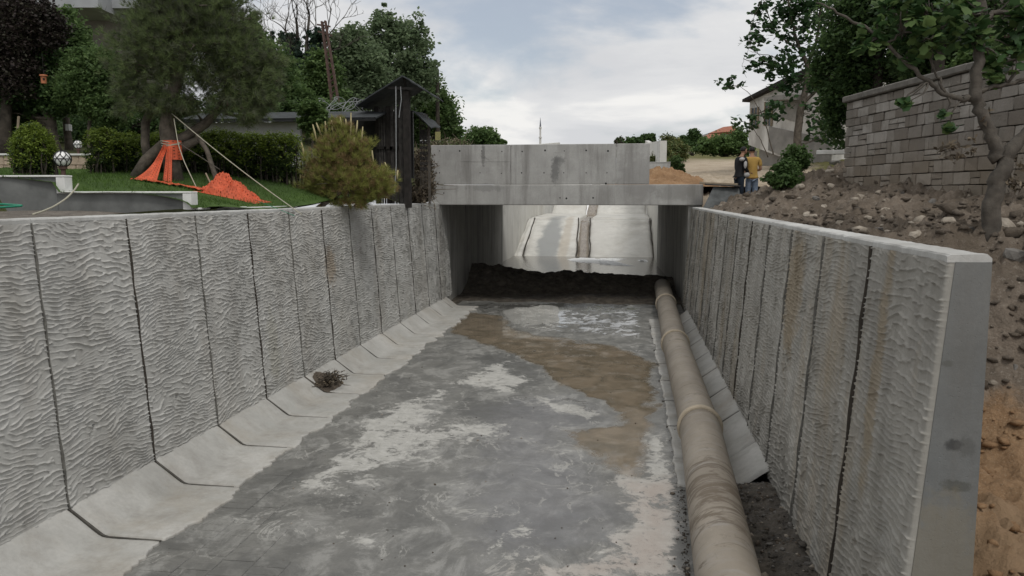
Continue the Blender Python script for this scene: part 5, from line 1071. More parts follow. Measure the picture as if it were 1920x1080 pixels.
# black wooden kiosk
DK = 21.0; KG = 3.24
kx = lambda u: float(at(u, 300, DK)[0]); kz = lambda v: float(at(765, v, DK)[2]); kc = at(762, 300, DK)
root = thing('wooden_kiosk', (kx(755), kc[1], KG), 'tall blackened wooden kiosk with steep felt roof standing beside the channel wall', 'kiosk')
y0 = kc[1]; y1 = y0 + 1.5
MB().box((kx(764), y0, (kz(172) + KG - .1) / 2), (.17, .17, kz(172) - KG + .1), bev=.01).build('post', M_WOOD, root)
MB().box((kx(748), y0 + .25, (kz(190) + KG - .1) / 2), (.11, .11, kz(190) - KG + .1), bev=.01).build('post', M_WOOD2, root)
MB().box((kx(694), y0 + .55, (kz(196) + KG) / 2), (.13, .13, kz(196) - KG), bev=.01).build('post', M_WOOD, root)
MB().box((kx(717), y0 + .52, (kz(196) + KG) / 2), (.12, .12, kz(196) - KG), bev=.01).build('post', M_WOOD, root)
# side wall planks between posts
rs = np.random.RandomState(6)
for (ua, ub, nb, vv0, vv1) in ((697, 711, 3, 200, 380), (711, 724, 2, 200, 380), (722, 752, 5, 196, 385)):
    for k in range(nb):
        u = ua + (ub - ua) * (k + .5) / nb; wdt = (kx(ub) - kx(ua)) / nb; zt_ = kz(vv0 - 4 + rs.rand() * 6); MB().box((kx(u), y0 + .5 + rs.uniform(-.01, .01), (zt_ + KG) / 2), (wdt - .016, .03, zt_ - KG), bev=.004).build('plank', M_WOOD2, root)
    MB().box((kx((ua + ub) / 2), y0 + .46, kz(275)), (kx(ub) - kx(ua) + .05, .05, .07)).build('rail', M_WOOD, root)
# right-hand perforated panel, boards with slots
for k in range(5):
    for j in range(9):
        if j < 8: MB().box((kx(771) + (kx(787) - kx(771)) * (k + .5) / 5, y0 + .9, kz(238) - (kz(238) - kz(330)) * (j + .5) / 9), ((kx(787) - kx(771)) / 5 - .014, .03, (kz(238) - kz(330)) / 9 * (.62 if j > 1 else .97)), bev=.003).build('slat', M_OLDW if False else M_WOOD2, root)
for k in range(6): MB().box((kx(771) + (kx(787) - kx(771)) * k / 5, y0 + .93, kz(280)), (.012, .02, kz(236) - kz(380))).build('batten', M_BARKP, root)
MB().box((kx(790), y0 + .9, (kz(232) + KG) / 2), (.06, .06, kz(232) - KG)).build('post', M_BARKP, root)
# main roof: two sloping felt sheets, ridge running away
def sheet_roof(nm, p, th, mat, n=10, seed=0):
    a_, b_, c_, d_ = [np.array(q, float) for q in p]; U, V = np.meshgrid(np.linspace(0, 1, n), np.linspace(0, 1, n), indexing='ij'); W = a_ * ((1 - U) * (1 - V))[..., None] + b_ * (U * (1 - V))[..., None] + c_ * (U * V)[..., None] + d_ * ((1 - U) * V)[..., None]
    W[..., 2] += (fbm(U * 3, V * 3, seed) - .5) * .07; top = W.reshape(-1, 3); Fc = [tuple(f) for f in grid(n, n)]; N_ = len(top); bot = top - [0, 0, th]; Fc += [tuple(i + N_ for i in f[::-1]) for f in Fc]
    rim = [i * n for i in range(n)] + [(n - 1) * n + j for j in range(1, n)] + [i * n + n - 1 for i in range(n - 2, -1, -1)] + [j for j in range(n - 2, 0, -1)]
    Fc += [(rim[i], rim[i] + N_, rim[(i + 1) % len(rim)] + N_, rim[(i + 1) % len(rim)]) for i in range(len(rim))]; return mk(nm, np.concatenate([top, bot]), Fc, mat, root, smooth=False)
yr0, yr1 = y0 - .35, y0 + 1.9
sheet_roof('roof_sheet', [(kx(762), yr0, kz(146)), (kx(803), yr0 + .05, kz(172)), (kx(803), yr1, kz(176)), (kx(762), yr1, kz(150))], .035, M_FELT, seed=1)
sheet_roof('roof_sheet', [(kx(763), yr0, kz(147)), (kx(763), yr1, kz(151)), (kx(668), yr1 + .2, kz(192)), (kx(666), yr0 + .3, kz(196))], .035, M_FELT, seed=2)
sheet_roof('lower_roof_sheet', [(kx(700), y1 - .2, kz(163)), (kx(700), y1 + .9, kz(166)), (kx(668), y1 + .9, kz(180)), (kx(668), y1 - .2, kz(182))], .03, M_FELT, seed=3)
sheet_roof('side_roof_sheet', [(kx(769), y0 + .3, kz(205)), (kx(806), y0 + .3, kz(238)), (kx(800), y0 + 1.7, kz(228)), (kx(769), y0 + 1.7, kz(203))], .025, M_FELT, seed=4)
MB().bar((kx(730), y0 - .12, kz(167)), (kx(800), y0 - .12, kz(171)), .06, .06).build('tie_beam', M_WOOD2, root)
MB().bar((kx(764), y0, kz(172)), (kx(764), y0 - .2, kz(150)), .05, .05).build('gable_strut', M_WOOD, root)
MB().tube([(kx(748), y0 - .2, kz(165)), (kx(747), y0 - .2, kz(240)), (kx(744), y0 - .1, kz(310)), (kx(740), y0 - .1, kz(360))], .012, 5).build('cable', M_GREYB, root)
MB().tube([(kx(757), y0 - .2, kz(166)), (kx(758), y0 - .2, kz(190)), (kx(752), y0 - .15, kz(222))], .010, 5).build('cable', M_GREYB, root)
# building at the top left
DB = 30.; root = thing('apartment_building', tuple(ground_at(170, DB + 2)), 'grey villa with wide balcony slab and pale window frames behind the dark garden trees', 'building')
def bx_(u0, u1, v0, v1, D, th, mat, nm, par=None):
    a_ = at(u0, v0, D); b_ = at(u1, v1, D); c_ = at(u0, v1, D); dr = (at(u1, v0, D) - a_); wdt = np.linalg.norm(dr); x_ = dr / wdt; z_ = np.array([0, 0, 1.]); y_ = np.cross(z_, x_); y_ /= np.linalg.norm(y_)
    c = (a_ + b_) / 2 + y_ * th / 2; return MB().box(c, (wdt, th, abs(a_[2] - b_[2])), np.stack([x_, y_, z_], 1)).build(nm, mat, par or root)
bx_(-60, 182, -60, 13, DB - 1.5, 3., M_GREYB, 'balcony_slab'); bx_(184, 262, -70, 14, DB - .5, 3, M_GREYB, 'balcony_wall'); bx_(-60, 250, 18, 300, DB + 1.0, 4, M_BEIGE, 'facade')
for (u0, u1, v0, v1) in ((70, 95, 28, 64), (138, 160, 28, 68), (100, 130, 30, 64)):
    bx_(u0, u1, v0, v1, DB + .95, .04, M_GLASS, 'window'); w_ = bpy.context.scene.objects[-1] if False else None
    for (a_, b_, c_, d_) in ((u0 - 2, u1 + 2, v0 - 3, v0), (u0 - 2, u0, v0, v1), (u1, u1 + 2, v0, v1)): bx_(a_, b_, c_, d_, DB + .9, .06, M_FRAME, 'window_frame')
# ------------------------------------------------------------------ minaret on the horizon
mb = ground_at(1013, 600); s_ = 600 / FPX; root = thing('minaret', (mb[0], mb[1], mb[2]), 'slim white distant minaret with grey pointed cap above the bridge parapet', 'minaret')
zz_ = lambda v: float(at(1013, v, 600)[2]); 
MB().lathe((mb[0], mb[1], 0), [(2.0 * s_, mb[2] - 3), (2.0 * s_, zz_(262)), (1.6 * s_, zz_(258)), (1.6 * s_, zz_(242)), (2.6 * s_, zz_(241.5)), (2.6 * s_, zz_(239)), (1.4 * s_, zz_(238.8)), (1.4 * s_, zz_(237.6))], 12).build('shaft', M_SIL, root)
MB().lathe((mb[0], mb[1], 0), [(2.9 * s_, zz_(259.5)), (2.9 * s_, zz_(257))], 12).build('balcony', M_SIL, root); MB().lathe((mb[0], mb[1], 0), [(1.75 * s_, zz_(237.8)), (.9 * s_, zz_(230)), (.15 * s_, zz_(221))], 12).build('cap', M_LEAD, root)

# ------------------------------------------------------------------ right side: road edge, mounds, far greenery
def zfn(cx, cy, rx, ry, h, base, seed, lump=.12):
    def f(X, Y): e = np.exp(-((X - cx) / rx) ** 2 - ((Y - cy) / ry) ** 2); return base + h * e + lump * (fbm(X * 2.5, Y * 2.5, seed, 5, .6) - .5) * e ** .5 * 2
    return f
mc = at(1240, 335, 30.); heap('orange_soil_mound', -.9, 4.4, 26.2, 33.5, 110, 120, lambda X, Y: np.minimum(zfn(mc[0], 30., 1.35, 1.7, .72, 3.74, 5, .34)(X, Y), 9), M_ORANGE)
cb = thing('concrete_block_wall', onY(1218, 326, 36), 'short pale concrete wall stub behind the orange soil mound', 'wall'); a, b = onY(1205, 305, 35.5), onY(1257, 306, 35.5)
MB().box(((a[0] + b[0]) / 2, 35.6, a[2] - .5), (b[0] - a[0], .25, 1.0), bev=.02).build('wall_block', M_BR, cb); MB().box(((a[0] + b[0]) / 2, 35.6, a[2] + .014), (b[0] - a[0] + .02, .3, .03), bev=.005).build('coping', M_COP, cb)
# plank over a dark slab by the bridge end
pk = at(1356, 347, 23.0); root = thing('plank_cover', (pk[0], pk[1], 3.2), 'brown timber plank lying over a dark broken concrete block at the bridge end', 'plank')
a, b = at(1314, 343, 23.2), at(1384, 346, 22.8); MB().bar(a, b, .45, .06, bev=.01).build('plank', M_OLDW, root); a2, b2 = at(1322, 345.5, 22.95), at(1388, 349, 22.6); MB().bar(a2, b2, .2, .04, bev=.008).build('plank', M_WOOD2, root)
g = MB().prism([at(1338, 350, 22.9), at(1386, 352, 22.7), at(1390, 392, 22.4), at(1318, 390, 22.6)], (0, 0, 0), (.1, .9, 0)); g.build('broken_block', flat('dark_wet_concrete', (.085, .09, .09), .7, .4, 5, bd=.02), root)
bm = at(1555, 286, 19.2); a, b = at(1531, 286, 19.3), at(1590, 285, 19.0); root = thing('concrete_beam', a - [0, 0, .06], 'short white concrete beam sticking out left of the stone wall', 'beam'); MB().bar(a, b, .18, .10, bev=.008).build('beam', M_COP, root)
# stone wall
DW = 17.9; P0 = at(1583, 300, DW); dr = np.array([math.sin(math.radians(10.3)), -math.cos(math.radians(10.3))]); P1 = P0[:2] + dr * 8.2; nrm_ = np.array([-math.cos(math.radians(10.3)), -math.sin(math.radians(10.3))])
sw = thing('stone_wall', (P0[0], P0[1], 3.4), 'high grey stone block wall with overhanging coping on the muddy bank', 'wall'); ZW = 5.50
rs = np.random.RandomState(9)
n_ = courses(sw, P0[:2] - nrm_ * .09, P1 - nrm_ * .09, 3.22, ZW, .21, .15, .58, .20, M_STONE, rs, src=SM2, gap=.014)
e_ = P0[:2] - nrm_ * .12; courses(sw, e_ + dr * .03, e_ - nrm_ * .42 + dr * .03, 3.5, ZW, .2, .15, .3, .14, M_STONE, rs, src=SM2, gap=.018)
MB().bar(np.r_[P0[:2] - nrm_ * .30 + dr * .06, (3.0 + ZW) / 2 - .01], np.r_[P1 - nrm_ * .30, (3.0 + ZW) / 2 - .01], .36, ZW - 3.0 - .02).build('mortar_core', M_MORT_SHADE, sw)
for k in range(9):
    a = P0[:2] + dr * (k * .92 - .06) - nrm_ * .22; b = a + dr * .905; MB().bar(np.r_[a, ZW + .075 + rs.uniform(-.006, .006)], np.r_[b, ZW + .075 + rs.uniform(-.006, .006)], .62, .13, bev=.02).build('coping_stone', M_STCOP, sw)
# rocks and clods on the bank
ico = None
def rockmesh(seed, mat):
    import bmesh
    bm_ = bmesh.new(); bmesh.ops.create_icosphere(bm_, subdivisions=2, radius=1); rs = np.random.RandomState(seed); ax = rs.normal(size=(7, 3)); ax /= np.linalg.norm(ax, axis=1)[:, None]; dd = rs.uniform(.55, .9, 7)
    for v in bm_.verts:
        p = np.array(v.co)
        for a_, d_ in zip(ax, dd):
            k = p @ a_
            if k > d_: p = p - a_ * (k - d_) * .85
        p *= 1 + (vn(np.array(p[0] * 2 + 5), np.array(p[1] * 2 + p[2] * 3 + 5), seed) - .5) * .3; v.co = p * [1, .8, .62]
    me = bpy.data.meshes.new('rock_shape'); bm_.to_mesh(me); bm_.free(); me.materials.append(mat); return me
RM = [rockmesh(i, M_ROCK) for i in range(4)] + [rockmesh(i + 4, M_GREYROCK) for i in range(3)]
def rock(u, v, D, px, label=None, k=0, group='pale rocks scattered over the muddy bank', dark=False):
    p = ground_at(u, D) if D else None; r = px * .5 * D / FPX; o = bpy.data.objects.new('rock', RM[4 + k % 3] if dark else RM[k % 4]); C.objects.link(o); o.location = (p[0], p[1], p[2] + r * .25); o.scale = (r, r, r); o.rotation_euler = (k * .7, k * 1.1 % .6, k * 2.1)
    tag(o, label or 'pale angular rock half sunk in the brown muddy bank', 'rock', group); return o
def bankD(u, v):                                             # march the pixel ray to the bank surface
    r = ray(u, v); D = 3.
    while D < 60:
        p = CAM + r * D
        if p[0] > 2.2 and p[2] < float(hbank(np.array([p[0]]), np.array([p[1]]))[0]): return D, p
        D += .06
    return 60, CAM + r * 60
LB = ['large pale rock at the foot of the forked tree', 'round dark boulder beside the left end of the stone wall', 'flat pale rock below the round dark boulder', 'grey rock sitting on the near edge of the bank behind the wall end']
for i, (u, v, px, dk) in enumerate([(1880, 425, 62, 0), (1568, 306, 26, 1), (1556, 322, 24, 0), (1905, 480, 50, 1), (1500, 352, 22, 0), (1470, 362, 15, 0), (1425, 365, 16, 0), (1455, 348, 14, 1), (1612, 372, 26, 0), (1560, 350, 18, 0), (1520, 405, 30, 0), (1440, 390, 16, 0), (1580, 420, 24, 0), (1660, 395, 20, 0), (1715, 440, 34, 0), (1780, 415, 28, 0), (1650, 430, 20, 1), (1400, 383, 14, 0), (1530, 372, 16, 1), (1690, 365, 20, 1), (1750, 380, 24, 1), (1610, 340, 18, 0), (1822, 432, 30, 1), (1900, 560, 30, 0), (1880, 640, 34, 0), (1868, 720, 26, 0), (1910, 760, 30, 0), (1890, 520, 26, 1), (1868, 600, 20, 1), (1905, 690, 24, 1), (1905, 840, 14, 0), (1490, 392, 14, 0), (1545, 388, 16, 0), (1630, 410, 18, 0), (1462, 380, 12, 1), (1352, 376, 14, 1), (1335, 370, 12, 0)]):
    D, p = bankD(u, v); r = px * .5 * D / FPX; o = bpy.data.objects.new('rock', RM[4 + i % 3] if dk else RM[i % 4]); C.objects.link(o); o.location = tuple(p + [0, .02, .0]); o.scale = (r, r, r); o.rotation_euler = (i * .7 % .5, i * 1.1 % .5, i * 2.1)
    if i < 4: tag(o, LB[i], 'rock')
    else:
        tone_ = 'dark grey' if dk else 'pale'; sz_ = 'large' if px >= 28 else ('small' if px >= 18 else 'tiny')
        if u > 1855 and v > 500: pl_ = 'in the soil behind the wall end' if v < 800 else 'on orange ground behind the wall end'
        elif u > 1690: pl_ = 'below the right part of the stone wall'
        elif u > 1560: pl_ = 'below the left part of the stone wall'
        elif u > 1450: pl_ = 'on the bank left of the stone wall'
        elif u > 1395: pl_ = 'on the soil ridge before the two men'
        else: pl_ = 'in the soil at the right end of the bridge'
        tag(o, sz_ + ' ' + tone_ + ' rock half buried ' + pl_, 'rock', tone_ + ' rocks in the muddy bank')
rs = np.random.RandomState(12); g = MB(); import bmesh
bmi = bmesh.new(); bmesh.ops.create_icosphere(bmi, subdivisions=1, radius=1); IV = np.array([v.co[:] for v in bmi.verts]); IF = np.array([[v.index for v in f.verts] for f in bmi.faces]); bmi.free()
n = 7000; cx = np.r_[rs.uniform(2.2, 9, n // 2), rs.uniform(2.2, 6, n // 2)]; cy = np.r_[rs.uniform(9, 24, n // 2), rs.uniform(4.5, 13, n // 2)]; k = (cx < 2.3 + (cy) * .38) & ((cy > 8.2) | (rs.rand(n) < .25)); cx, cy = cx[k], cy[k]; n = len(cx)
r = np.exp(rs.normal(-3.65, .65, n)); r = np.clip(r, .008, .16); cz = hbank(cx, cy) - r * .4
V = IV[None] * (1 + rs.uniform(-.42, .42, (n, len(IV), 1))) * r[:, None, None] * np.stack([rs.uniform(.8, 1.3, n), rs.uniform(.8, 1.3, n), rs.uniform(.4, .7, n)], 1)[:, None] + np.stack([cx, cy, cz + r * .15], 1)[:, None]
o = mk('soil_clods', V.reshape(-1, 3), (IF[None] + (np.arange(n) * len(IV))[:, None, None]).reshape(-1, 3), [M_CLOD, M_ROCK, M_BANK, M_ORANGE], mi=np.repeat(np.where((cz < 1.35) & (cy < 12), 3, rs.choice([0, 1, 2], n, p=[.42, .05, .53])), len(IF)), smooth=False); tag(o, kind='stuff')
rope('dry_stick', [bankD(1462, 340)[1] + [0, 0, .08], bankD(1490, 330)[1] + [0, 0, .12], bankD(1514, 325)[1] + [0, 0, .12]], .02, M_OLDW, 'pale dry stick lying on the bank between the people and the stone wall', 'stick')
# forked fig tree in front of the stone wall
def figleaf_tree(name, label, tubes, leafblobs, n, size, seed, bark, mats=L_FIG, kind='lobed', group=None, per=10, clump=.22, shell=.4, wt=.6):
    rs = np.random.RandomState(seed); base = np.array(tubes[0][0][0]); root = thing(name, base, label, 'tree', group); g = MB()
    for pts, rr_ in tubes:
        P = np.array(pts); n0 = max(6, len(P) * 4); t_ = np.linspace(0, len(P) - 1, n0); Q = np.stack([np.interp(t_, range(len(P)), P[:, i]) for i in range(3)], 1)
        for _ in range(2): Q[1:-1] = (Q[:-2] + 2 * Q[1:-1] + Q[2:]) / 4
        Q[1:-1] += rs.normal(size=(n0 - 2, 3)) * .012; g.tube(Q, np.interp(t_, range(len(P)), rr_), 9 if max(rr_) > .05 else 5)
    P, CL = blobpts(leafblobs, n, rs, shell, clump, per, .3); T = np.concatenate([np.array(t_[0]) for t_ in tubes])
    for c in CL[rs.permutation(len(CL))[:90]]:
        j = int(np.argmin(np.linalg.norm(T - c, axis=1))); 
        if np.linalg.norm(T[j] - c) < 2.2: limb(g, T[j], c, .016, .006, rs, sides=4, n=5, sag=.2)
    g.build('trunk', bark, root, smooth=True); V, Fc = lobed(P, size, rs) if kind == 'lobed' else leaves(P, size, rs)
    mk('crown', V, Fc, mats, root, mi=(rs.rand(len(Fc)) > wt).astype(int)); return root
D = 10.6; bp = bankD(1858, 412); D = bp[0]; F_ = lambda u, v, d=0.: at(u, v, D + d)
bse = bp[1] - [0, 0, .3]
figleaf_tree('forked_tree', 'pale grey forked tree in front of the stone wall at the right edge', [
    ([bse, F_(1862, 370), F_(1872, 330), F_(1890, 290), F_(1920, 250), F_(1960, 215)], [.11, .10, .095, .085, .07, .055]),
    ([F_(1872, 300), F_(1862, 262), F_(1842, 215), F_(1826, 180), F_(1832, 140), F_(1838, 90), F_(1840, 30), F_(1838, -60)], [.08, .07, .065, .07, .062, .06, .055, .05]),
    ([F_(1826, 182), F_(1800, 188), F_(1770, 175), F_(1740, 155), F_(1700, 115), F_(1650, 70), F_(1575, 25), F_(1530, 5)], [.05, .035, .03, .028, .024, .02, .014, .008]),
    ([F_(1826, 178), F_(1850, 165), F_(1890, 155), F_(1940, 145)], [.035, .028, .025, .02]),
    ([F_(1775, 178), F_(1760, 150), F_(1745, 110), F_(1748, 60)], [.02, .015, .012, .008]),
    ([F_(1838, 40), F_(1870, 20), F_(1915, 30), F_(1950, 50)], [.04, .03, .03, .02]),
    ([F_(1665, 82), F_(1690, 60), F_(1740, 30)], [.014, .01, .006])],
    [blob(1690, 195, D, 14, 10), blob(1777, 225, D, 16, 18), blob(1720, 75, D, 60, 34), blob(1650, 60, D, 34, 26), blob(1800, 60, D, 50, 40), blob(1880, 120, D, 40, 26), blob(1900, 30, D, 50, 40), blob(1760, 20, D, 70, 30), blob(1860, 150, D, 26, 12), blob(1930, 80, D, 40, 40), blob(1690, 20, D, 60, 30), blob(1620, 90, D, 30, 20)], 950, .13, 61, M_BARKP, L_FIG if False else [L_FIG[1], L_MID[0]], per=9)
rs = np.random.RandomState(14); P, _ = blobpts([blob(1780, 275, D, 16, 24), blob(1800, 295, D, 12, 14), blob(1905, 330, D, 22, 40), blob(1850, 220, D, 12, 22), blob(1820, 275, D, 10, 20)], 190, rs, .2, .3, 8)
V, Fc = leaves(P, .09, rs, .0, .4); o = mk('dead_leaves', V, Fc, L_DRY, bpy.data.objects['forked_tree'], mi=rs.randint(0, 2, len(Fc)))
# big-leaved tree by the house
D = 19.5; q = bankD(1495, 318)[1]; D = float((q - CAM) @ FW); F_ = lambda u, v, d=0.: at(u, v, D + d)
figleaf_tree('fig_tree', 'large leaved dark green fig tree between the old house and the stone wall', [
    ([q - [0, 0, .2], F_(1494, 270), F_(1500, 210), F_(1512, 160), F_(1515, 120), F_(1500, 95), F_(1488, 60), F_(1478, 0)], [.19, .16, .145, .12, .10, .07, .055, .04]),
    ([F_(1514, 125), F_(1530, 80), F_(1538, 30), F_(1540, -30)], [.08, .06, .05, .04]),
    ([F_(1500, 200), F_(1530, 170), F_(1570, 140), F_(1600, 90)], [.08, .06, .05, .03]),
    ([F_(1490, 92), F_(1455, 60), F_(1440, 30), F_(1430, -10)], [.035, .025, .02, .012]),
    ([F_(1430, -5), F_(1414, 30), F_(1405, 60), F_(1406, 90), F_(1394, 110), F_(1392, 130), F_(1400, 146)], [.01, .01, .009, .008, .007, .006, .005]),
    ([F_(1450, 290), F_(1440, 250), F_(1428, 210), F_(1405, 175), F_(1385, 160)], [.03, .022, .018, .013, .008]),
    ([F_(1440, 295), F_(1428, 265), F_(1415, 245)], [.025, .018, .01]), ([F_(1500, 105), F_(1470, 110), F_(1420, 100), F_(1405, 95)], [.03, .02, .012, .006])],
    [blob(1368, 158, D, 26, 16), blob(1400, 228, D, 28, 20), blob(1455, 205, D, 30, 22), blob(1410, 112, D, 22, 18), blob(1445, 120, D, 34, 26), blob(1430, 60, D, 36, 34), blob(1420, 15, D, 22, 24), blob(1480, 40, D, 50, 44), blob(1490, 120, D, 44, 40), blob(1540, 90, D, 54, 60), blob(1530, 20, D, 50, 40), blob(1560, 170, D, 40, 50), blob(1530, 200, D, 30, 40), blob(1470, 160, D, 30, 24), blob(1550, 240, D, 36, 30), blob(1500, 0, D, 60, 30), blob(1600, 130, D + 1, 40, 80)], 3300, .21, 62, M_BARK, per=9, clump=.2)
# dense trees behind the stone wall
Gr = 'dense dark trees behind the stone wall'
tree('broadleaf_tree', 'dense dark tree with straight trunk behind the left part of the stone wall', 'tree', [(at(1645, 250, 21.5), .15)] + tk((1645, 170, 21.5, .13), (1648, 90, 21.5, .11), (1650, 20, 21.5, .08)),
     [blob(1620, 60, 21.5, 75, 70), blob(1690, 40, 21.5, 70, 60), blob(1600, 150, 22, 50, 60), blob(1650, 0, 21.5, 100, 50), blob(1690, 130, 22.5, 60, 50), blob(1575, 210, 22.5, 34, 70), blob(1560, 120, 22.5, 40, 60)], 36000, .13, [L_DARK[0], L_DARK[1]], M_BARKD, seed=71, group=Gr, shell=.25, wts=(.55, .45))
tree('broadleaf_tree', 'dense dark tree with a thick black trunk behind the middle of the stone wall', 'tree', [(at(1757, 250, 19), .17)] + tk((1758, 150, 19, .15), (1762, 60, 19, .14), (1765, -30, 19, .12)),
     [blob(1760, 30, 19, 90, 60), blob(1720, 100, 20.5, 60, 60), blob(1800, 90, 20.5, 50, 50), blob(1840, 10, 19, 70, 40), blob(1760, -40, 19, 120, 50)], 26000, .13, [L_DARK[0], L_MID[1]], M_BARKD, seed=72, group=Gr, shell=.25)
tree('leafy_shrub', 'bright green shrub showing above the right part of the stone wall coping', 'shrub', [(at(1870, 260, 15.5), .06)] + tk((1868, 150, 15.5, .04)),
     [blob(1870, 110, 15.5, 55, 34), blob(1920, 100, 15.5, 50, 40), blob(1820, 120, 16, 40, 26)], 9000, .11, L_LIGHT, M_BARKD, seed=73, shell=.3, limbs=6)
# concrete eave at the top right corner
root = thing('concrete_house', (float(at(1900, 60, 17)[0]), float(at(1900, 60, 17)[1]), 4.5), 'beige concrete house eave above the trees in the top right corner', 'house')
bx_(1795, 2100, -60, 52, 18.5, 2.5, M_BEIGE, 'eave'); bx_(1860, 2100, 54, 300, 20.2, 3., M_BEIGE, 'facade'); bx_(1900, 2050, 54, 120, 20.1, .06, M_BLACK, 'window')
# old white house
DH = 40.; hx0 = at(1402, 200, DH); root = thing('old_house', (hx0[0], hx0[1], float(hR(hx0[0], hx0[1]))), 'old whitewashed house with slanting roof and dark windows behind the fig tree', 'house')
hd = np.array([.50, -.866, 0]); hd /= np.linalg.norm(hd)            # side wall comes toward us to the right
hn = np.array([-hd[1], hd[0], 0]) * 1.0
def HP(s, z, o_=0.): return hx0 * [1, 1, 0] + hd * s + hn * -o_ * -1 * -1 + [0, 0, z]
def hz(u, v, s):                                              # height so that pixel row v is hit at wall distance s
    p = hx0 * [1, 1, 0] + hd * s; Dp = float((p + [0, 0, 4] - CAM) @ FW); return float(at(u, v, Dp)[2])
def sol(u):                                                   # distance along wall seen in column u
    lo, hi = 0., 20.
    for i in range(40):
        m_ = (lo + hi) / 2; p = hx0 * [1, 1, 0] + hd * m_ + [0, 0, 5]; d_ = (p - CAM); uu = 960 + FPX * (d_ @ RT) / (d_ @ FW)
        if uu < u: lo = m_
        else: hi = m_
    return (lo + hi) / 2
def wq(nm, pts, th, mat, off=0., par=None):
    P = [hx0 * [1, 1, 0] + hd * sol(u) + [0, 0, hz(u, v, sol(u))] + hn * off for u, v in pts]; return MB().prism(P, (0, 0, 0), hn * th).build(nm, mat, par or root)
sgn = 1 if (hn @ (CAM - hx0) < 0) else -1; hn = hn * sgn      # hn points away from the camera
wq('upper_wall', [(1402, 193), (1402, 272), (1560, 330), (1560, 110)], 5.0, M_PLAS); wq('lower_wall', [(1412, 276), (1412, 330), (1560, 390), (1560, 332)], 4.8, M_BPL, .35)
wq('plaster_patch', [(1440, 238), (1440, 282), (1558, 326), (1558, 262)], .03, M_BPL, -.032)
wq('roof', [(1389, 189), (1390, 194), (1490, 152), (1570, 118), (1570, 108), (1480, 148)], 5.6, M_WOOD, -.35)
for (u0, u1, v0, v1) in ((1408, 1418, 205, 240), (1433, 1444, 194, 236)):
    w_ = wq('window', [(u0, v0), (u0, v1), (u1, v1 + 1), (u1, v0 - 2)], .05, M_GLASS, -.045)
    wq('window_frame', [(u0 - 2, v0 - 1), (u0 - 2, v1 + 1), (u0, v1), (u0, v0)], .08, M_OLDW, -.075); wq('window_frame', [((u0 + u1) / 2 - .6, v0), ((u0 + u1) / 2 - .6, v1), ((u0 + u1) / 2 + .6, v1), ((u0 + u1) / 2 + .6, v0 - 1)], .06, M_OLDW, -.06); wq('window_frame', [(u1, v0 - 2), (u1, v1 + 1), (u1 + 2, v1 + 2), (u1 + 2, v0 - 3)], .08, M_OLDW, -.075)
wq('balcony_canopy', [(1457, 187), (1457, 192), (1500, 190), (1500, 180)], .9, M_BPL, -.9); wq('balcony_recess', [(1460, 193), (1460, 222), (1498, 232), (1498, 191)], .04, M_BPL, -.05)
wq('corner_post', [(1404, 282), (1404, 332), (1409, 334), (1409, 284)], .3, M_PLAS, .02)
# far red roofed house and greenery
root = thing('red_roofed_house', tuple(ground_at(1350, 95)), 'distant house with red tiled hipped roof above the green bushes', 'house'); DR = 95
bx_(1336, 1372, 247, 275, DR, 6, M_WHITE, 'wall'); bx_(1345, 1360, 250, 256, DR - .1, .1, M_GLASS, 'window')
a, b, c, d, e = at(1310, 259, DR - 2), at(1382, 258, DR - 2), at(1352, 246, DR), at(1334, 250, DR), at(1345, 248, DR + 4)
def rf(nm, pts, mat): g = MB(); P = [np.array(p) for p in pts]; g.prism(P, (0, 0, 0), (0, .3, -.25)); return g.build(nm, mat, root)
rf('lower_roof', [at(1312, 259.5, DR - 3), at(1352, 259, DR - 3), at(1352, 251, DR - 1), at(1330, 251, DR - 1)], M_TILE); rf('upper_roof', [at(1328, 250, DR - .6), at(1386, 245, DR - .6), at(1376, 235.5, DR + 2), at(1356, 238, DR + 2)], M_TILE)
Gb = 'bushes beyond the dirt track'
def bush(label, bl, n, size, mats, seed, D, name='bush', group=Gb):
    rs = np.random.RandomState(seed); c = np.array(bl[0][0]); base = np.array([c[0], c[1], gz(c)]); root = thing(name, base, label, 'bush', group); P, CL = blobpts(bl, n, rs, .35, .18, 30, .35); V, Fc = leaves(P, size, rs, .5, .6); mk('foliage', V, Fc, mats, root, mi=rs.randint(0, 2, len(Fc)))
    g = MB()
    for k in CL[::12]: limb(g, base - [0, 0, .1], k, .03, .01, rs, sides=4, n=4)
    g.build('stem', M_BARKD, root)
bush('dark conical bushes left of the red roofed house', [blob(1300, 262, 80, 13, 17), blob(1284, 268, 80, 16, 12), blob(1316, 266, 80, 10, 10)], 6000, .3, L_DARK, 81, 80)
bush('bright green bush mass in front of the red roofed house', [blob(1360, 272, 66, 34, 17), blob(1385, 262, 66, 18, 22), blob(1330, 276, 66, 28, 12), blob(1395, 280, 66, 20, 16)], 14000, .22, L_LIGHT, 82, 66)
bush('dark green bushes beyond the right end of the parapet', [blob(1212, 262, 95, 14, 9), blob(1195, 265, 95, 20, 6), blob(1224, 258, 95, 5, 12)], 4000, .34, L_DARK, 83, 95)
bush('thin greyish leafless bush far left of the dark bushes behind the parapet', [blob(1165, 265, 100, 12, 8)], 700, .3, [L_DRY[1], L_MID[1]], 84, 100)
bush('tall pale yellow green weeds beside the channel wall beyond the mound', [blob(1255, 275, 52, 22, 20), blob(1240, 290, 46, 20, 16), blob(1270, 285, 50, 20, 16), blob(1230, 300, 42, 14, 8)], 9000, .16, L_WEED, 85, 50)
bush('rounded grey green bush beside the concrete wall stub', [blob(1266, 310, 37, 11, 15), blob(1275, 316, 37, 8, 9)], 3000, .12, L_MID, 86, 37)
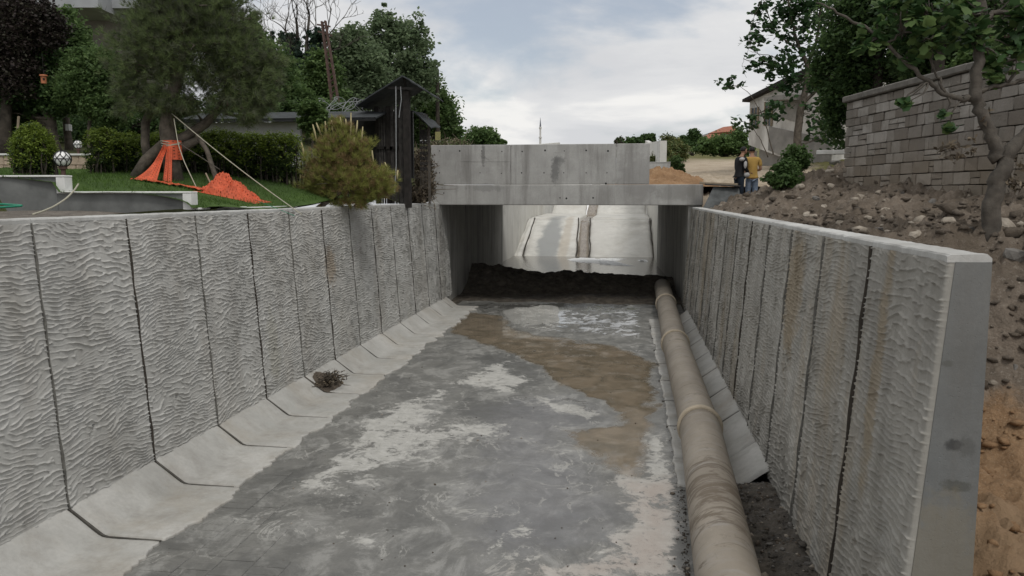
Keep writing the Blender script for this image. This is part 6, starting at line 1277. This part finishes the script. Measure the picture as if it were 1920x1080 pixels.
bush('small leafy bush growing at the foot of the fig tree', [blob(1470, 322, 19.2, 24, 22), blob(1448, 336, 19, 16, 14), blob(1490, 300, 19.6, 24, 30), blob(1480, 340, 19, 30, 14)], 5200, .1, [L_DARK[1], L_MID[1]], 87, 19.2)
rs = np.random.RandomState(33); P = []
for (u0, u1, D0_, D1_, n) in ((1222, 1300, 40, 60, 3800), (1300, 1400, 54, 72, 4200), (1400, 1440, 44, 58, 1200)):
    for i in range(n): uu = rs.uniform(u0, u1); Dd = rs.uniform(D0_, D1_); p = at(uu, 300, Dd); P.append((p[0], p[1]))
P = np.array(P); dx_ = np.abs(P[:, 0] - (3.4 + (P[:, 1] - 26) * .115)); P = P[dx_ > 2.6 + (P[:, 1] - 26) * .045]; z = hbank(P[:, 0], P[:, 1]); n = len(P); B = np.c_[P, z]; hgt = rs.uniform(.25, .75, n); a = rs.rand(n) * 6.28; wv = np.c_[np.cos(a), np.sin(a), 0 * a] * .035; tip = B + np.c_[rs.normal(0, .12, (n, 2)), hgt]
V = np.stack([B - wv, B + wv, tip], 1).reshape(-1, 3); o = mk('track_weeds', V, np.arange(n * 3).reshape(-1, 3), L_WEED, mi=rs.randint(0, 2, n)); tag(o, kind='stuff')
# scraps of debris on the apron
rs = np.random.RandomState(8); c = onZ(625, 690, .12); c = np.array([-5.36, 13.55, .14]); root = thing('debris_heap', c, 'clump of brown roots and dead leaves lying on the sloped apron by the left wall', 'debris'); g = MB()
for i in range(150):
    a = c + rs.normal(size=3) * [.10, .18, .035] + [.05, 0, .03]; b = a + rs.normal(size=3) * [.10, .13, .05]; g.tube([a, (a + b) / 2 + rs.normal(size=3) * .02, b], [.008, .007, .003], 4)
g.build('roots', L_DRY[1], root); P = c + rs.normal(size=(420, 3)) * [.12, .2, .03] + [.04, 0, .03]; V, Fc = leaves(P, .06, rs, .4, .5); mk('dead_leaves', V, Fc, L_DRY, root, mi=rs.randint(0, 2, len(Fc)))
heap_ = zfn(c[0], c[1], .22, .3, .09, .0, 3); X_, Y_ = np.meshgrid(np.linspace(-5.62, -5.05, 24), np.linspace(c[1] - .4, c[1] + .4, 30), indexing='ij'); Z_ = np.interp(X_ + 5.6, [0, .18, .34, .5], [.31, .175, .06, .028]) - .012 + .11 * np.exp(-((X_ + 5.33) / .16) ** 2 - ((Y_ - c[1]) / .24) ** 2) * (.6 + .8 * fbm(X_ * 14, Y_ * 14, 3)); mk('dirt', np.stack([X_, Y_, Z_], -1).reshape(-1, 3), grid(24, 30), M_CLOD, root, smooth=True)
# ------------------------------------------------------------------ the two people
def skinned(name, V, R, E, mat, parent, rootv=0, sub=2):
    me = bpy.data.meshes.new(name); q = org(parent); me.from_pydata([(v[0], v[1], v[2]) for v in V], E, []); me.update(); o = bpy.data.objects.new(name, me); C.objects.link(o)
    md = o.modifiers.new('s', 'SKIN'); md.use_smooth_shade = True
    for i, sv_ in enumerate(me.skin_vertices[0].data):
        r = R[i]; sv_.radius = (r, r) if isinstance(r, float) else r; sv_.use_root = (i == rootv)
    o.modifiers.new('u', 'SUBSURF').levels = sub; dg = bpy.context.evaluated_depsgraph_get(); dg.update(); ev = o.evaluated_get(dg); nm = bpy.data.meshes.new_from_object(ev)
    o.modifiers.clear(); o.data = nm; nm.materials.clear(); nm.materials.append(mat); o.parent = parent; ORG[o.name] = q
    for p in nm.polygons: p.use_smooth = True
    return o
M_SKIN = flat('skin', (.30, .165, .105), .6, .08, 20, bd=.0005); M_HAIR = flat('black_hair', (.012, .010, .009), .6, .3, 60); M_YEL = flat('mustard_shirt', (.42, .265, .075), .85, .12, 8, bd=.01)
M_JEAN = flat('pale_blue_jeans', (.20, .25, .33), .9, .3, 7, bd=.01); M_NAVY = flat('dark_trousers', (.014, .022, .035), .9, .25, 7, bd=.01); M_JACK = flat('black_jacket', (.012, .012, .014), .85, .2, 8, bd=.01); M_JW = flat('grey_white_patch', (.40, .39, .38), .85, .15, 8); M_SHOE = flat('dark_shoes', (.02, .018, .016), .6)
def person(loc, rz, H, label, cfg):
    root = bpy.data.objects.new('person', None); C.objects.link(root); root.location = loc; root.rotation_euler = (0, 0, rz); tag(root, label, 'person'); k = H / 1.75; ORG[root.name] = (0, 0, 0)
    s = lambda *p: (p[0] * k, p[1] * k, p[2] * k)                # faces +Y
    lean = cfg.get('lean', .05); tilt = cfg.get('tilt', .06); el = cfg['elbow']; ha = cfg['hand']
    pel = s(0, 0, .93); w1_ = s(0, .005, 1.08); w2_ = s(0, lean * .5, 1.25); chs = s(0, lean, 1.40); nb = s(0, lean + .01, 1.50); hd0 = s(0, lean + .02 + tilt * .5, 1.58); hd1 = s(0, lean + tilt, 1.66)
    V = [pel, w1_, w2_, chs, nb, hd0, hd1]; R = [(.125, .105), (.12, .10), (.13, .105), (.13, .10), .05, .062, .072]; R = [tuple(x * k for x in r) if isinstance(r, tuple) else r * k for r in R]; E = [(0, 1), (1, 2), (2, 3), (3, 4), (4, 5), (5, 6)]
    hands = []
    for sd_ in (-1, 1):
        b = len(V); V += [s(sd_ * .17, lean, 1.41), s(sd_ * .20, lean, 1.37), s(sd_ * el[0], el[1], el[2]), s(sd_ * ha[0], ha[1], ha[2]), s(sd_ * ha[0] * .93, ha[1] + .05, ha[2] - .005)]; R += [.062 * k, .055 * k, .042 * k, .028 * k, (.036 * k, .02 * k)]; E += [(3, b), (b, b + 1), (b + 1, b + 2), (b + 2, b + 3), (b + 3, b + 4)]; hands.append((sd_, V[b + 4]))
    for sd_ in (-1, 1):
        b = len(V); V += [s(sd_ * .09, 0, .86), s(sd_ * .10, .01, .50), s(sd_ * .11, -.015, .10), s(sd_ * .115, .12, .045)]; R += [.095 * k, .06 * k, .042 * k, .035 * k]; E += [(0, b), (b, b + 1), (b + 1, b + 2), (b + 2, b + 3)]
    body = skinned('body', V, R, E, M_SKIN, root)
    hc_ = np.array(s(0, lean + tilt * .9, 1.655)); 
    rs = np.random.RandomState(2)
    def ell(nm, c, r, mat, cut=None, par=root, jit=0.):
        P = [(r[0] * math.sin(math.pi * i / 12), -math.cos(math.pi * i / 12)) for i in range(13)]; V_ = []; n_ = 18
        for (a, z) in P:
            for j in range(n_):
                t_ = 2 * math.pi * j / n_; p = np.array([a * math.cos(t_), a * math.sin(t_) * r[1] / r[0], z * r[2]]); p *= 1 + jit * rs.uniform(-1, 1)
                if cut: p = cut(p)
                V_.append(np.array(c) + p)
        return mk(nm, np.array(V_), [(i * n_ + j, i * n_ + (j + 1) % n_, (i + 1) * n_ + (j + 1) % n_, (i + 1) * n_ + j) for i in range(12) for j in range(n_)], mat, par, smooth=True)
    ell('head', hc_, (.074 * k, .092 * k, .112 * k), M_SKIN)
    def hcut(p):
        if p[1] > .03 and p[2] < .035 * k: p = p * .82
        if p[2] < -.05 * k: p = p * .80
        return p
    ell('hair', hc_ + [0, -.012 * k, .022 * k], (.085 * k, .10 * k, .108 * k), M_HAIR, hcut, jit=.015)
    for sd_ in (-1, 1): ell('ear', hc_ + np.array([sd_ * .078, .0, -.012]) * k, (.012 * k, .02 * k, .032 * k), M_SKIN); ell('eye', hc_ + np.array([sd_ * .03, .084, .0]) * k, (.012 * k, .008 * k, .008 * k), M_HAIR)
    ell('nose', hc_ + np.array([0, .096, -.022]) * k, (.013 * k, .022 * k, .026 * k), M_SKIN); ell('mouth', hc_ + np.array([0, .082, -.058]) * k, (.024 * k, .012 * k, .007 * k), flat('lips', (.26, .10, .08), .5))
    for sd_, hp in hands:
        hp = np.array(hp) / k
        for f_ in range(4):
            a = hp + [(f_ - 1.5) * .017, .02, 0]; L_ = (.07, .08, .076, .06)[f_]; b = a + [0, L_ * .5, -.004]; c_ = b + [-sd_ * .0, L_ * .3, -L_ * .28]; d_ = c_ + [0, L_ * .02, -L_ * .28]; skinned('finger', [tuple(x * k) for x in (a, b, c_, d_)], [.0095 * k, .009 * k, .0085 * k, .007 * k], [(0, 1), (1, 2), (2, 3)], M_SKIN, root, sub=1)
        a = hp + [-sd_ * .025, -.01, 0]; b = a + [-sd_ * .03, .03, -.006]; c_ = b + [-sd_ * .008, .03, -.01]; skinned('thumb', [tuple(x * k) for x in (a, b, c_)], [.011 * k, .0105 * k, .008 * k], [(0, 1), (1, 2)], M_SKIN, root, sub=1)
    # clothes
    up_ = cfg['top']; slv = cfg['sleeve']; V = [s(0, 0, .90), s(0, .0, 1.02), s(0, lean * .5, 1.24), s(0, lean, 1.40), s(0, lean + .005, 1.47)]; R = [(.175, .125), (.165, .12), (.165, .125), (.155, .12), (.075, .07)]; R = [tuple(x * k for x in r) for r in R]; E = [(0, 1), (1, 2), (2, 3), (3, 4)]
    for sd_ in (-1, 1):
        b = len(V); sh_ = np.array((sd_ * .205, lean, 1.385)); ee = np.array((sd_ * el[0], el[1], el[2])); hh = np.array((sd_ * ha[0], ha[1], ha[2]))
        if slv == 'short': V += [s(sd_ * .16, lean, 1.41), s(*sh_), s(*(sh_ * .3 + ee * .7))]; R += [.078 * k, .074 * k, .062 * k]; E += [(3, b), (b, b + 1), (b + 1, b + 2)]
        else: V += [s(sd_ * .16, lean, 1.41), s(*sh_), s(*ee), s(*(ee * .12 + hh * .88))]; R += [.08 * k, .075 * k, .058 * k, .045 * k]; E += [(3, b), (b, b + 1), (b + 1, b + 2), (b + 2, b + 3)]
    skinned(cfg['topname'], V, R, E, up_, root, 1)
    V = [s(0, 0, .95)]; R = [(.155 * k, .115 * k)]; E = []
    for sd_ in (-1, 1): b = len(V); V += [s(sd_ * .085, 0, .82), s(sd_ * .10, .01, .50), s(sd_ * .11, -.01, .10)]; R += [(.105 * k, .11 * k), .082 * k, .068 * k]; E += [(0, b), (b, b + 1), (b + 1, b + 2)]
    skinned('trousers', V, R, E, cfg['legs'], root)
    for sd_ in (-1, 1): skinned('shoe', [s(sd_ * .112, -.05, .05), s(sd_ * .115, .05, .045), s(sd_ * .12, .16, .035)], [.05 * k, .05 * k, .038 * k], [(0, 1), (1, 2)], M_SHOE, root, sub=1)
    for nm, c_, r_, mt in cfg.get('patch', ()): ell(nm, np.array(c_) * k, tuple(x * k for x in r_), mt)
    return root
pz = lambda p: float(hbank(np.array([p[0]]), np.array([p[1]]))[0])
p = onY(1411, 300, 24.1); person((p[0], p[1], pz(p)), math.radians(6), 1.76, 'man in mustard yellow shirt and pale blue jeans seen from behind, head bowed', dict(lean=.03, tilt=.09, elbow=(.25, .02, 1.12), hand=(.10, .24, 1.10), top=M_YEL, topname='shirt', sleeve='short', legs=M_JEAN))
p = onY(1387, 300, 23.8); person((p[0], p[1], pz(p)), math.radians(-62), 1.70, 'man in black jacket with pale panels and dark trousers, looking down', dict(lean=.05, tilt=.10, elbow=(.23, .05, 1.12), hand=(.12, .24, 1.02), top=M_JACK, topname='jacket', sleeve='long', legs=M_NAVY,
    patch=[('shoulder_panel', (.15, -.02, 1.40), (.09, .085, .06), M_JW), ('sleeve_panel', (.245, .03, 1.24), (.045, .05, .12), M_JW), ('cloth_bundle', (.16, .14, .95), (.09, .09, .08), M_JW)]))
